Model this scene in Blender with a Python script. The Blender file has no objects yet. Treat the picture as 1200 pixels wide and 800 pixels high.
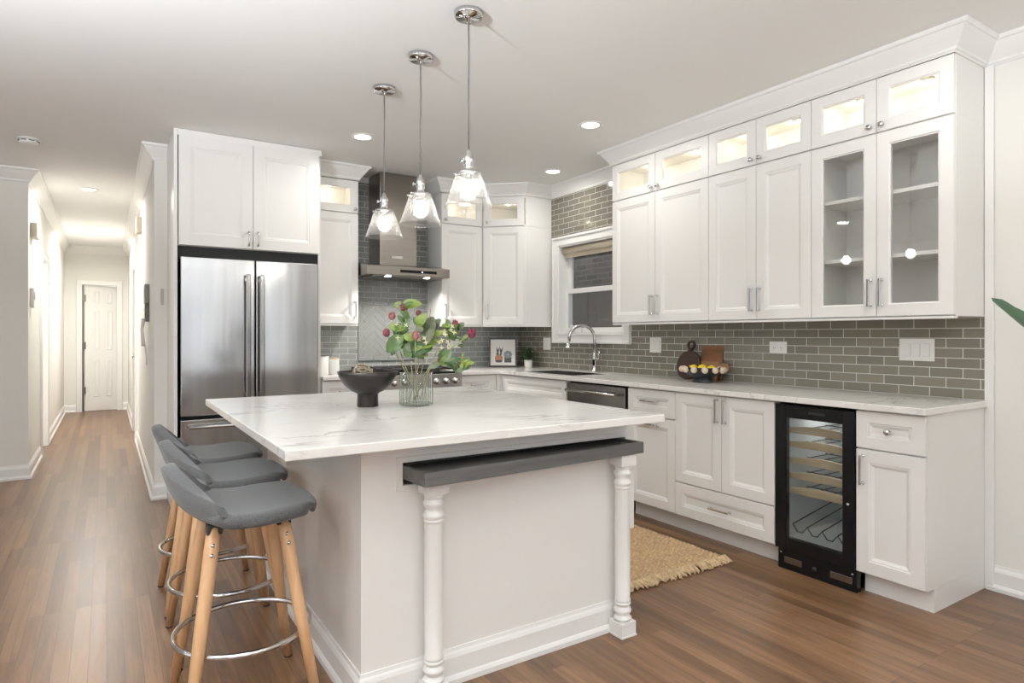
import bpy, bmesh, math, random
from mathutils import Vector, Matrix
random.seed(7)
C = bpy.context.scene.collection
PI = math.pi

# ------------------------------------------------------------------ camera, world, exposure, daylight
scn = bpy.context.scene
cam_d = bpy.data.cameras.new('camera'); cam = bpy.data.objects.new('camera', cam_d); C.objects.link(cam)
cam_d.sensor_width = 36; cam_d.lens = 737.83 / 1200 * 36
cam_d.shift_y = -7.8 / 1200
cam.location = (0, 0, 1.234); cam.rotation_euler = (PI / 2, 0, -math.radians(32.78))
cam_d.clip_start = .05
scn.camera = cam
scn.view_settings.view_transform = 'Standard'; scn.view_settings.look = 'None'
scn.view_settings.gamma = 1; scn.view_settings.use_curve_mapping = False
scn.view_settings.exposure = 0.0
scn.cycles.max_bounces = 10; scn.cycles.diffuse_bounces = 6; scn.cycles.transparent_max_bounces = 16
scn.cycles.sample_clamp_indirect = 4; scn.cycles.caustics_reflective = False; scn.cycles.caustics_refractive = False
scn.cycles.use_denoising = True
W = bpy.data.worlds.new('sky'); scn.world = W; W.use_nodes = True
W.node_tree.nodes['Background'].inputs[0].default_value = (.75, .86, 1, 1)
W.node_tree.nodes['Background'].inputs[1].default_value = .9

DAY = 10.0          # daylight through the living room windows behind the camera (per window)
CAN = 6.2          # one recessed ceiling light
HALLCAN = 21.0
UP = 230.0          # one added upward fill light
PUCK = .8          # one light inside a top cabinet
BULB = 30.0         # emission of a pendant bulb

def area(name, loc, rot, sx, sy, power, color=(1, 1, 1), shape='RECTANGLE', spread=PI):
    l = bpy.data.lights.new(name, 'AREA'); l.shape = shape; l.size = sx
    if shape in ('RECTANGLE', 'ELLIPSE'): l.size_y = sy
    l.energy = power; l.color = color; l.spread = spread
    o = bpy.data.objects.new(name, l); C.objects.link(o); o.location = loc; o.rotation_euler = rot
    return o
def point(name, loc, power, color, r=.02, parent=None):
    l = bpy.data.lights.new(name, 'POINT'); l.energy = power; l.color = color; l.shadow_soft_size = r
    o = bpy.data.objects.new(name, l); C.objects.link(o); o.location = loc; o.parent = parent
    return o
for wx, ww in ((-2.3, 1.7), (-.3, 1.0), (1.45, .6), (2.7, .5)):
    area('window_daylight', (wx, -3.38, 1.2), (PI / 2, 0, 0), ww, 2.2, DAY * ww * .85, (.95, .97, 1))
area('window_daylight', (-3.88, 2.2, 1.45), (PI / 2, 0, -PI / 2), 2.6, 1.7, DAY * 1.1, (.95, .97, 1))
area('window_daylight', (-3.88, -1.2, 1.45), (PI / 2, 0, -PI / 2), 2.0, 1.7, DAY * .6, (.95, .97, 1))

# added upward fill lights, out of view, that brighten the ceiling
for lx, ly, k in ((-1.3, 1.25, 1.7), (1.2, -1.5, .5), (-1.0, -2.4, .8)):
    area('uplighter', (lx, ly, 1.8), (PI, 0, 0), .3, .3, UP * k, (.90, .955, 1), 'DISK')

# ------------------------------------------------------------------ materials
def nt(name):
    m = bpy.data.materials.new(name); m.use_nodes = True
    return m, m.node_tree, m.node_tree.nodes['Principled BSDF']
def mat(name, col, rough=.5, metal=0, spec=.5, bump=0, bscale=200, coat=0, aniso=0, var=0, vscale=6, trans=0, ior=1.45, sheen=0):
    m, t, b = nt(name)
    b.inputs['Base Color'].default_value = (*col, 1); b.inputs['Roughness'].default_value = rough
    b.inputs['Metallic'].default_value = metal; b.inputs['Specular IOR Level'].default_value = spec
    b.inputs['Coat Weight'].default_value = coat; b.inputs['Transmission Weight'].default_value = trans
    b.inputs['IOR'].default_value = ior; b.inputs['Sheen Weight'].default_value = sheen
    tc = t.nodes.new('ShaderNodeTexCoord')
    n = t.nodes.new('ShaderNodeTexNoise'); n.inputs['Scale'].default_value = vscale; n.inputs['Detail'].default_value = 4
    t.links.new(tc.outputs['Object'], n.inputs['Vector'])
    mx = t.nodes.new('ShaderNodeMix'); mx.data_type = 'RGBA'
    k = 1 - var
    mx.inputs['A'].default_value = (col[0] * k, col[1] * k, col[2] * k, 1)
    k = 1 + var
    mx.inputs['B'].default_value = (min(1, col[0] * k), min(1, col[1] * k), min(1, col[2] * k), 1)
    t.links.new(n.outputs['Fac'], mx.inputs['Factor']); t.links.new(mx.outputs['Result'], b.inputs['Base Color'])
    if bump:
        n2 = t.nodes.new('ShaderNodeTexNoise'); n2.inputs['Scale'].default_value = bscale; n2.inputs['Detail'].default_value = 3
        t.links.new(tc.outputs['Object'], n2.inputs['Vector'])
        bp = t.nodes.new('ShaderNodeBump'); bp.inputs['Strength'].default_value = bump; bp.inputs['Distance'].default_value = .002
        t.links.new(n2.outputs['Fac'], bp.inputs['Height']); t.links.new(bp.outputs['Normal'], b.inputs['Normal'])
    return m
def emit(name, col, s):
    m, t, b = nt(name)
    b.inputs['Emission Color'].default_value = (*col, 1); b.inputs['Emission Strength'].default_value = s
    b.inputs['Base Color'].default_value = (.9, .9, .9, 1)
    return m
def thin_glass(name, tint=(1, 1, 1), rough=.02, bump=0, bscale=60, white=0, refl=1.0):
    m = bpy.data.materials.new(name); m.use_nodes = True; t = m.node_tree; t.nodes.clear()
    out = t.nodes.new('ShaderNodeOutputMaterial'); mix = t.nodes.new('ShaderNodeMixShader')
    tr = t.nodes.new('ShaderNodeBsdfTransparent'); tr.inputs[0].default_value = (*tint, 1)
    gl = t.nodes.new('ShaderNodeBsdfGlossy'); gl.inputs['Roughness'].default_value = rough; gl.inputs[0].default_value = (refl, refl, refl, 1)
    fr = t.nodes.new('ShaderNodeFresnel'); ge = t.nodes.new('ShaderNodeNewGeometry'); mr = t.nodes.new('ShaderNodeMapRange')
    mr.inputs['To Min'].default_value = 1.5; mr.inputs['To Max'].default_value = 1 / 1.5     # same reflectance on both faces of the sheet
    t.links.new(ge.outputs['Backfacing'], mr.inputs['Value']); t.links.new(mr.outputs[0], fr.inputs[0])
    t.links.new(fr.outputs[0], mix.inputs[0]); t.links.new(tr.outputs[0], mix.inputs[1]); t.links.new(gl.outputs[0], mix.inputs[2])
    last = mix
    tc = t.nodes.new('ShaderNodeTexCoord'); n = t.nodes.new('ShaderNodeTexNoise')
    n.inputs['Scale'].default_value = bscale; n.inputs['Detail'].default_value = 2
    t.links.new(tc.outputs['Object'], n.inputs['Vector'])
    if bump:
        bp = t.nodes.new('ShaderNodeBump'); bp.inputs['Strength'].default_value = bump; bp.inputs['Distance'].default_value = .004
        t.links.new(n.outputs['Fac'], bp.inputs['Height']); t.links.new(bp.outputs[0], gl.inputs['Normal']); t.links.new(bp.outputs[0], fr.inputs['Normal'])
    if white:
        df = t.nodes.new('ShaderNodeBsdfTranslucent'); df.inputs[0].default_value = (.95, .95, .95, 1)
        rp = t.nodes.new('ShaderNodeMapRange'); rp.inputs['From Min'].default_value = .42; rp.inputs['From Max'].default_value = .7
        rp.inputs['To Min'].default_value = white * .25; rp.inputs['To Max'].default_value = white
        t.links.new(n.outputs['Fac'], rp.inputs['Value'])
        m2 = t.nodes.new('ShaderNodeMixShader')
        t.links.new(rp.outputs[0], m2.inputs[0]); t.links.new(mix.outputs[0], m2.inputs[1]); t.links.new(df.outputs[0], m2.inputs[2]); last = m2
    t.links.new(last.outputs[0], out.inputs[0])
    return m
def math_node(t, op, a, b=None):
    n = t.nodes.new('ShaderNodeMath'); n.operation = op
    for i, v in enumerate((a, b)):
        if v is None: continue
        if isinstance(v, (int, float)): n.inputs[i].default_value = v
        else: t.links.new(v, n.inputs[i])
    return n.outputs[0]
def brick_mat(name, ax, c1, c2, grout, bw, bh, mortar, rough, ox=0, oz=0, bump=.35, offset=.5, spec=.5, wavy=.06):
    m, t, b = nt(name)
    tc = t.nodes.new('ShaderNodeTexCoord'); sp = t.nodes.new('ShaderNodeSeparateXYZ'); t.links.new(tc.outputs['Object'], sp.inputs[0])
    cb = t.nodes.new('ShaderNodeCombineXYZ')
    t.links.new(math_node(t, 'ADD', sp.outputs[ax], ox), cb.inputs[0])
    t.links.new(math_node(t, 'ADD', sp.outputs[2], oz), cb.inputs[1])
    br = t.nodes.new('ShaderNodeTexBrick'); t.links.new(cb.outputs[0], br.inputs['Vector'])
    br.inputs['Scale'].default_value = 1; br.inputs['Brick Width'].default_value = bw; br.inputs['Row Height'].default_value = bh
    br.inputs['Mortar Size'].default_value = mortar; br.inputs['Mortar Smooth'].default_value = .1; br.offset = offset
    br.inputs['Color1'].default_value = (*c1, 1); br.inputs['Color2'].default_value = (*c2, 1); br.inputs['Mortar'].default_value = (*grout, 1)
    t.links.new(br.outputs['Color'], b.inputs['Base Color'])
    mr = t.nodes.new('ShaderNodeMapRange'); mr.inputs['To Min'].default_value = rough; mr.inputs['To Max'].default_value = .8
    t.links.new(br.outputs['Fac'], mr.inputs['Value']); t.links.new(mr.outputs[0], b.inputs['Roughness'])
    b.inputs['Specular IOR Level'].default_value = spec
    bp = t.nodes.new('ShaderNodeBump'); bp.invert = True; bp.inputs['Strength'].default_value = bump; bp.inputs['Distance'].default_value = .003
    nz = t.nodes.new('ShaderNodeTexNoise'); nz.inputs['Scale'].default_value = 14; t.links.new(tc.outputs['Object'], nz.inputs['Vector'])
    t.links.new(math_node(t, 'ADD', br.outputs['Fac'], math_node(t, 'MULTIPLY', nz.outputs['Fac'], wavy * 6)), bp.inputs['Height'])
    t.links.new(bp.outputs[0], b.inputs['Normal'])
    return m

def floor_mat():
    m, t, b = nt('oak_floor')
    tc = t.nodes.new('ShaderNodeTexCoord'); sp = t.nodes.new('ShaderNodeSeparateXYZ'); t.links.new(tc.outputs['Object'], sp.inputs[0])
    cb = t.nodes.new('ShaderNodeCombineXYZ'); t.links.new(sp.outputs[1], cb.inputs[0]); t.links.new(sp.outputs[0], cb.inputs[1])
    br = t.nodes.new('ShaderNodeTexBrick'); t.links.new(cb.outputs[0], br.inputs['Vector'])
    br.inputs['Scale'].default_value = 1; br.inputs['Brick Width'].default_value = 1.15; br.inputs['Row Height'].default_value = .0575
    br.inputs['Mortar Size'].default_value = .0009; br.inputs['Mortar Smooth'].default_value = .3; br.offset = .37; br.offset_frequency = 3
    br.inputs['Color1'].default_value = (0, 0, 0, 1); br.inputs['Color2'].default_value = (1, 1, 1, 1); br.inputs['Mortar'].default_value = (.3, .3, .3, 1)
    # grain: noise stretched along the boards
    mp = t.nodes.new('ShaderNodeMapping'); mp.inputs['Scale'].default_value = (34, 2.2, 1); t.links.new(tc.outputs['Object'], mp.inputs[0])
    n1 = t.nodes.new('ShaderNodeTexNoise'); n1.inputs['Scale'].default_value = 1; n1.inputs['Detail'].default_value = 8; n1.inputs['Roughness'].default_value = .65; n1.inputs['Distortion'].default_value = .6
    t.links.new(mp.outputs[0], n1.inputs['Vector'])
    mp2 = t.nodes.new('ShaderNodeMapping'); mp2.inputs['Scale'].default_value = (3, .5, 1); t.links.new(tc.outputs['Object'], mp2.inputs[0])
    n2 = t.nodes.new('ShaderNodeTexNoise'); n2.inputs['Scale'].default_value = 1; n2.inputs['Detail'].default_value = 3; t.links.new(mp2.outputs[0], n2.inputs['Vector'])
    f = math_node(t, 'ADD', math_node(t, 'MULTIPLY', n1.outputs['Fac'], .62), math_node(t, 'ADD', math_node(t, 'MULTIPLY', br.outputs['Color'], .2), math_node(t, 'MULTIPLY', n2.outputs['Fac'], .24)))
    cr = t.nodes.new('ShaderNodeValToRGB'); e = cr.color_ramp.elements
    e[0].position = .28; e[0].color = (.040, .018, .008, 1); e[1].position = .80; e[1].color = (.30, .168, .084, 1)
    k = e.new(.52); k.color = (.140, .072, .034, 1)
    t.links.new(f, cr.inputs[0])
    mx = t.nodes.new('ShaderNodeMix'); mx.data_type = 'RGBA'; mx.inputs['B'].default_value = (.025, .013, .008, 1)
    t.links.new(math_node(t, 'MULTIPLY', br.outputs['Fac'], .75), mx.inputs['Factor']); t.links.new(cr.outputs[0], mx.inputs['A'])
    t.links.new(mx.outputs['Result'], b.inputs['Base Color'])
    mr = t.nodes.new('ShaderNodeMapRange'); mr.inputs['To Min'].default_value = .24; mr.inputs['To Max'].default_value = .42; t.links.new(n1.outputs['Fac'], mr.inputs['Value'])
    t.links.new(mr.outputs[0], b.inputs['Roughness'])
    bp = t.nodes.new('ShaderNodeBump'); bp.inputs['Strength'].default_value = .12; bp.inputs['Distance'].default_value = .002
    t.links.new(math_node(t, 'SUBTRACT', n1.outputs['Fac'], br.outputs['Fac']), bp.inputs['Height']); t.links.new(bp.outputs[0], b.inputs['Normal'])
    return m
def marble_mat():
    m, t, b = nt('quartz_marble')
    tc = t.nodes.new('ShaderNodeTexCoord')
    mp = t.nodes.new('ShaderNodeMapping'); mp.inputs['Rotation'].default_value = (.35, .3, .5); mp.inputs['Scale'].default_value = (1.1, 1.9, 1.5); t.links.new(tc.outputs['Object'], mp.inputs[0])
    n = t.nodes.new('ShaderNodeTexNoise'); n.inputs['Scale'].default_value = 1.7; n.inputs['Detail'].default_value = 7; n.inputs['Roughness'].default_value = .55; n.inputs['Distortion'].default_value = 1.1
    t.links.new(mp.outputs[0], n.inputs['Vector'])
    d = math_node(t, 'ABSOLUTE', math_node(t, 'SUBTRACT', n.outputs['Fac'], .5))
    v = t.nodes.new('ShaderNodeMapRange'); v.inputs['From Min'].default_value = 0; v.inputs['From Max'].default_value = .028; v.inputs['To Min'].default_value = 1; v.inputs['To Max'].default_value = 0
    t.links.new(d, v.inputs['Value'])
    n2 = t.nodes.new('ShaderNodeTexNoise'); n2.inputs['Scale'].default_value = 2.3; n2.inputs['Detail'].default_value = 4; t.links.new(tc.outputs['Object'], n2.inputs['Vector'])
    k = t.nodes.new('ShaderNodeMapRange'); k.inputs['From Min'].default_value = .47; k.inputs['From Max'].default_value = .68; t.links.new(n2.outputs['Fac'], k.inputs['Value'])
    vein = math_node(t, 'MULTIPLY', v.outputs[0], k.outputs[0])
    mx = t.nodes.new('ShaderNodeMix'); mx.data_type = 'RGBA'; mx.inputs['A'].default_value = (.80, .785, .755, 1); mx.inputs['B'].default_value = (.33, .30, .27, 1)
    t.links.new(math_node(t, 'MULTIPLY', vein, .85), mx.inputs['Factor'])
    mx2 = t.nodes.new('ShaderNodeMix'); mx2.data_type = 'RGBA'; mx2.inputs['B'].default_value = (.66, .63, .58, 1)
    n3 = t.nodes.new('ShaderNodeTexNoise'); n3.inputs['Scale'].default_value = 2.5; n3.inputs['Detail'].default_value = 5; n3.inputs['Distortion'].default_value = 1.5; t.links.new(mp.outputs[0], n3.inputs['Vector'])
    k3 = t.nodes.new('ShaderNodeMapRange'); k3.inputs['From Min'].default_value = .55; k3.inputs['From Max'].default_value = .75; k3.inputs['To Max'].default_value = .5; t.links.new(n3.outputs['Fac'], k3.inputs['Value'])
    t.links.new(k3.outputs[0], mx2.inputs['Factor']); t.links.new(mx.outputs['Result'], mx2.inputs['A'])
    t.links.new(mx2.outputs['Result'], b.inputs['Base Color']); b.inputs['Roughness'].default_value = .14
    return m
def streak_mat(name, c1, c2, rough, metal, scale, bump=.1, rough2=None, detail=5):
    m, t, b = nt(name)
    tc = t.nodes.new('ShaderNodeTexCoord'); mp = t.nodes.new('ShaderNodeMapping'); mp.inputs['Scale'].default_value = scale; t.links.new(tc.outputs['Object'], mp.inputs[0])
    n = t.nodes.new('ShaderNodeTexNoise'); n.inputs['Scale'].default_value = 1; n.inputs['Detail'].default_value = detail; n.inputs['Distortion'].default_value = .4; t.links.new(mp.outputs[0], n.inputs['Vector'])
    cr = t.nodes.new('ShaderNodeValToRGB'); e = cr.color_ramp.elements; e[0].position = .3; e[0].color = (*c1, 1); e[1].position = .7; e[1].color = (*c2, 1)
    t.links.new(n.outputs['Fac'], cr.inputs[0]); t.links.new(cr.outputs[0], b.inputs['Base Color'])
    b.inputs['Roughness'].default_value = rough; b.inputs['Metallic'].default_value = metal
    if rough2 is not None:
        mr = t.nodes.new('ShaderNodeMapRange'); mr.inputs['To Min'].default_value = rough; mr.inputs['To Max'].default_value = rough2
        t.links.new(n.outputs['Fac'], mr.inputs['Value']); t.links.new(mr.outputs[0], b.inputs['Roughness'])
    bp = t.nodes.new('ShaderNodeBump'); bp.inputs['Strength'].default_value = bump; bp.inputs['Distance'].default_value = .001
    t.links.new(n.outputs['Fac'], bp.inputs['Height']); t.links.new(bp.outputs[0], b.inputs['Normal'])
    return m

WALL = mat('warm_white_wall_paint', (.765, .755, .715), .75, bump=.05, bscale=300, var=.01)
CEIL = mat('ceiling_paint', (.83, .83, .82), .85, var=.01)
TRIM = mat('white_trim_paint', (.80, .795, .775), .35, var=.008)
CAB = mat('white_cabinet_paint', (.79, .78, .755), .33, var=.008)
CABIN = mat('cabinet_interior', (.80, .77, .71), .5, var=.02)
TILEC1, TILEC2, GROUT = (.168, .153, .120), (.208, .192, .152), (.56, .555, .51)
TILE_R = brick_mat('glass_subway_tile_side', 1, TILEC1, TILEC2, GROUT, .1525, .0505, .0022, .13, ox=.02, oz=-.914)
TILE_B = brick_mat('glass_subway_tile_back_lit', 0, (.215, .225, .215), (.265, .275, .262), GROUT, .1525, .0505, .0022, .13, ox=.03, oz=-.914)  # same tile as the side wall; bluish light is put into the colour
TILE = mat('glass_tile', (.24, .25, .24), .12, var=.12, vscale=9)
GROUTM = mat('grout', GROUT, .85, var=.03)
FLOOR = floor_mat(); MARBLE = marble_mat()
HOODS = streak_mat('hood_stainless', (.27, .245, .22), (.32, .295, .265), .28, 1, (3, 3, 260), .03)
STEEL = streak_mat('brushed_stainless', (.44, .425, .405), (.52, .505, .48), .2, 1, (3, 3, 260), .035, .3)
STEELV = streak_mat('brushed_stainless_vertical', (.42, .42, .425), (.56, .555, .55), .14, 1, (8, 8, .35), .8, .2, 2)  # broad streaks in the colour imitate reflected bands of light
STEELD = streak_mat('dark_stainless', (.30, .29, .28), (.36, .35, .335), .24, 1, (3, 3, 260), .03)
CHROME = mat('chrome', (.66, .66, .665), .07, 1)
NICKEL = mat('brushed_nickel', (.62, .61, .59), .22, 1)
BLACK = mat('black_plastic', (.006, .006, .0065), .2, spec=.3)
BLACKM = mat('black_matte', (.018, .017, .017), .45, var=.1)
IRON = mat('cast_iron', (.012, .012, .013), .6, bump=.2)
GAP = mat('dark_recess', (.02, .02, .02), .8)
GLASS = thin_glass('window_glass', (.97, .98, .97))
PANE = thin_glass('cabinet_glass', (.98, .985, .98))
SEED = thin_glass('seeded_glass', (.985, .985, .98), .04, .9, 110, .10)
VASEG = thin_glass('vase_glass', (.965, .975, .965), .03, .35, 40)
WFGLASS = thin_glass('cooler_glass', (.90, .92, .91))
PLASTIC = mat('white_plastic', (.78, .77, .74), .35)
SLOT = mat('outlet_slot', (.08, .08, .08), .6)
TRAYW = streak_mat('charcoal_stained_wood', (.075, .074, .070), (.11, .108, .102), .42, 0, (4, 60, 60), .15)
FABRIC = mat('grey_wool_fabric', (.064, .0635, .063), .95, var=.7, vscale=230, bump=.6, bscale=420, sheen=.25)
PIPING = mat('grey_piping', (.15, .152, .158), .9, var=.2, vscale=160)
BEECH = streak_mat('beech_wood', (.50, .285, .145), (.62, .39, .215), .38, 0, (40, 40, 3), .05)
WALNUT = streak_mat('walnut_board', (.026, .011, .008), (.050, .022, .014), .6, 0, (8, 8, 60), .1)
ACACIA = streak_mat('acacia_board', (.085, .030, .012), (.24, .10, .036), .55, 0, (3, 3, 24), .1)
RACKW = streak_mat('beech_rack_front', (.40, .30, .19), (.52, .40, .27), .5, 0, (6, 6, 40), .05)
JUTE = mat('jute_rope', (.47, .33, .185), .95, var=.75, vscale=60, bump=1, bscale=200)
JUTE2 = mat('jute_fringe', (.54, .40, .235), .9, var=.6, vscale=40, bump=.5, bscale=300)
BRONZE = mat('bronze_black_bowl', (.028, .024, .021), .38, .6, var=.3, vscale=12)
RATTAN = mat('dried_vine', (.28, .23, .16), .8, var=.4, vscale=40)
LEAF = mat('leaf_green', (.065, .115, .03), .42, var=.8, vscale=45)
LEAFL = mat('leaf_yellow_green', (.155, .21, .035), .42, var=.6, vscale=45)
LEAFG = mat('leaf_grey_green', (.10, .11, .062), .5, var=.75, vscale=45)
LEAFD = mat('leaf_dark_green', (.035, .08, .022), .4, var=.7, vscale=30)
STRELI = mat('broad_leaf_green', (.034, .07, .034), .45, var=.2, vscale=12)
STEM = mat('flower_stem', (.27, .25, .11), .6, var=.3, vscale=40)
BURR = mat('burgundy_thistle', (.16, .022, .045), .75, var=.5, vscale=120, bump=.6, bscale=160)
BURRP = mat('dusty_pink_thistle', (.30, .12, .11), .75, var=.5, vscale=120, bump=.6, bscale=160)
CREAM = mat('cream_blossom', (.62, .56, .36), .7, var=.3, vscale=60)
CERAM = mat('white_ceramic', (.80, .79, .76), .3)
CANVAS = mat('white_art_paper', (.74, .72, .68), .7)
FRAMEK = mat('dark_picture_frame', (.06, .055, .05), .4)
TERRA = mat('terracotta_print', (.42, .20, .13), .7)
CHAR = mat('charcoal_print', (.09, .09, .10), .7)
SAGE = mat('sage_print', (.25, .30, .32), .7)
NAVYB = mat('dark_stoneware', (.010, .013, .016), .4)
BEAD = mat('pale_wood_bead', (.60, .49, .36), .5, var=.15, vscale=40)
LEMON = mat('lemon_peel', (.72, .52, .02), .4, var=.12, vscale=60, bump=.3, bscale=120)
HINGE = mat('dark_hinge', (.17, .16, .15), .4, .8)
BLIND = mat('cream_shade_fabric', (.62, .55, .43), .8)
EXTB = brick_mat('outdoor_brick', 1, (.11, .08, .062), (.20, .15, .12), (.21, .18, .15), .21, .07, .008, .9, bump=.5)
SIDING = streak_mat('outdoor_brown_siding', (.125, .092, .074), (.16, .12, .098), .7, 0, (1, 26, 1), .3)
SOIL = mat('potting_soil', (.03, .02, .012), .9, bump=.6, bscale=90)
LENS = emit('lamp_lens', (1, .95, .88), 9)
BULBM = emit('pendant_bulb', (1, .95, .86), BULB)
PUCKM = emit('cabinet_puck', (1, .90, .74), 14)
HOODL = emit('hood_lamp', (1, .97, .92), 14)
BATH = mat('pale_bath_tile', (.80, .80, .79), .3)

# ------------------------------------------------------------------ mesh helpers
class MB:
    def __init__(s): s.v = []; s.f = []; s.sm = []
    def add(s, vs, fs, smooth=False):
        k = len(s.v); s.v += [tuple(v) for v in vs]; s.f += [tuple(i + k for i in f) for f in fs]; s.sm += [smooth] * len(fs); return s
    def box(s, a, b):
        x0, y0, z0 = a; x1, y1, z1 = b
        return s.add([(x0, y0, z0), (x1, y0, z0), (x1, y1, z0), (x0, y1, z0), (x0, y0, z1), (x1, y0, z1), (x1, y1, z1), (x0, y1, z1)],
                     [(0, 3, 2, 1), (4, 5, 6, 7), (0, 1, 5, 4), (1, 2, 6, 5), (2, 3, 7, 6), (3, 0, 4, 7)])
    def lathe(s, prof, n=24, c=(0, 0, 0), axis='z', smooth=True, closed=False):
        vs = []; fs = []
        for r, h in prof:
            for i in range(n):
                a = 2 * PI * i / n
                p = (r * math.cos(a), r * math.sin(a), h)
                if axis == 'x': p = (p[2], p[0], p[1])
                elif axis == 'y': p = (p[1], p[2], p[0])
                vs.append((p[0] + c[0], p[1] + c[1], p[2] + c[2]))
        m = len(prof)
        for j in range(m - 1 if not closed else m):
            for i in range(n):
                a, b = j * n + i, j * n + (i + 1) % n; j2 = (j + 1) % m
                fs.append((a, b, j2 * n + (i + 1) % n, j2 * n + i))
        s.add(vs, fs, smooth)
        k = len(s.v) - len(vs)
        if not closed:
            if prof[0][0] > 1e-5: s.f.append(tuple(k + i for i in reversed(range(n)))); s.sm.append(False)
            if prof[-1][0] > 1e-5: s.f.append(tuple(k + (m - 1) * n + i for i in range(n))); s.sm.append(False)
        return s
    def tube(s, pts, r, n=10, closed=False, smooth=True):
        pts = [Vector(p) for p in pts]; m = len(pts); rs = r if isinstance(r, (list, tuple)) else [r] * m
        vs = []; fs = []; up = None
        for i, p in enumerate(pts):
            if closed: t = pts[(i + 1) % m] - pts[i - 1]
            else: t = pts[min(i + 1, m - 1)] - pts[max(i - 1, 0)]
            t.normalize()
            if up is None:
                up = Vector((0, 0, 1)) if abs(t.z) < .9 else Vector((1, 0, 0))
            u = (up - t * up.dot(t)).normalized(); w = t.cross(u); up = u
            for k in range(n):
                a = 2 * PI * k / n; vs.append(p + (u * math.cos(a) + w * math.sin(a)) * rs[i])
        for j in range(m if closed else m - 1):
            for i in range(n):
                j2 = (j + 1) % m
                fs.append((j * n + i, j * n + (i + 1) % n, j2 * n + (i + 1) % n, j2 * n + i))
        k = len(s.v); s.add(vs, fs, smooth)
        if not closed:
            s.f.append(tuple(k + i for i in reversed(range(n)))); s.sm.append(False)
            s.f.append(tuple(k + (m - 1) * n + i for i in range(n))); s.sm.append(False)
        return s
    def prism(s, poly, a, b, axis='y'):   # poly in the plane across the axis, from a to b along it
        n = len(poly); vs = []
        for h in (a, b):
            for p in poly:
                vs.append({'x': (h, p[0], p[1]), 'y': (p[0], h, p[1]), 'z': (p[0], p[1], h)}[axis])
        fs = [tuple(range(n - 1, -1, -1)), tuple(range(n, 2 * n))] + [(i, (i + 1) % n, n + (i + 1) % n, n + i) for i in range(n)]
        return s.add(vs, fs)
    def grid(s, fn, nu, nv, smooth=True, wrap_u=False):
        vs = [fn(i / nu, j / nv) for j in range(nv + 1) for i in range(nu + (0 if wrap_u else 1))]
        w = nu + (0 if wrap_u else 1); fs = []
        for j in range(nv):
            for i in range(nu):
                i2 = (i + 1) % w if wrap_u else i + 1
                fs.append((j * w + i, j * w + i2, (j + 1) * w + i2, (j + 1) * w + i))
        return s.add(vs, fs, smooth)
    def sphere(s, c, r, n=16, m=10, sz=1, smooth=True):
        prof = [(r * math.sin(PI * j / m), -r * sz * math.cos(PI * j / m)) for j in range(m + 1)]
        return s.lathe(prof, n, c, smooth=smooth)
    def slab(s, xs, ys, keep, z0, z1):    # plate with rectangular holes
        vid = {}; nx, ny = len(xs) - 1, len(ys) - 1
        def v(i, j, k):
            if (i, j, k) not in vid:
                vid[(i, j, k)] = len(s.v); s.v.append((xs[i], ys[j], (z0, z1)[k]))
            return vid[(i, j, k)]
        def f(*q): s.f.append(tuple(v(*p) for p in q)); s.sm.append(False)
        K = lambda i, j: 0 <= i < nx and 0 <= j < ny and keep(i, j)
        for i in range(nx):
            for j in range(ny):
                if not K(i, j): continue
                f((i, j, 1), (i + 1, j, 1), (i + 1, j + 1, 1), (i, j + 1, 1)); f((i, j, 0), (i, j + 1, 0), (i + 1, j + 1, 0), (i + 1, j, 0))
                if not K(i - 1, j): f((i, j, 0), (i, j, 1), (i, j + 1, 1), (i, j + 1, 0))
                if not K(i + 1, j): f((i + 1, j, 0), (i + 1, j + 1, 0), (i + 1, j + 1, 1), (i + 1, j, 1))
                if not K(i, j - 1): f((i, j, 0), (i + 1, j, 0), (i + 1, j, 1), (i, j, 1))
                if not K(i, j + 1): f((i, j + 1, 0), (i, j + 1, 1), (i + 1, j + 1, 1), (i + 1, j + 1, 0))
        return s
    def turn(s, mtx): s.v = [tuple(mtx @ Vector(p)) for p in s.v]; return s
    def sweep(s, path, prof, ends=True):   # horizontal path, room on its left; profile (out, z), closed
        P = [Vector((p[0], p[1])) for p in path]; n = len(P); m = len(prof); vs = []; fs = []
        for i, p in enumerate(P):
            d0 = (P[i] - P[i - 1]).normalized() if i else None
            d1 = (P[i + 1] - P[i]).normalized() if i < n - 1 else None
            n0 = Vector((-d0.y, d0.x)) if d0 else None; n1 = Vector((-d1.y, d1.x)) if d1 else None
            if n0 and n1:
                b = (n0 + n1).normalized(); b = b / max(.2, b.dot(n0))
            else: b = n0 or n1
            for o, z in prof: vs.append((p.x + b.x * o, p.y + b.y * o, z))
        for i in range(n - 1):
            for k in range(m):
                fs.append((i * m + k, i * m + (k + 1) % m, (i + 1) * m + (k + 1) % m, (i + 1) * m + k))
        fs.append(tuple(range(m))); fs.append(tuple((n - 1) * m + k for k in reversed(range(m))))
        return s.add(vs, fs)
    def build(s, name, m, parent=None, bevel=0, loc=(0, 0, 0), rot=(0, 0, 0), seg=2, sub=0, solid=0):
        me = bpy.data.meshes.new(name); me.from_pydata(s.v, [], s.f)
        me.polygons.foreach_set('use_smooth', s.sm)
        bm = bmesh.new(); bm.from_mesh(me); bmesh.ops.recalc_face_normals(bm, faces=bm.faces); bm.to_mesh(me); bm.free()
        me.materials.append(m); me.update()
        o = bpy.data.objects.new(name, me); C.objects.link(o); o.location = loc; o.rotation_euler = rot; o.parent = parent
        if solid:
            q = o.modifiers.new('solid', 'SOLIDIFY'); q.thickness = solid; q.offset = 0
        if sub:
            q = o.modifiers.new('sub', 'SUBSURF'); q.levels = sub; q.render_levels = sub
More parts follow.
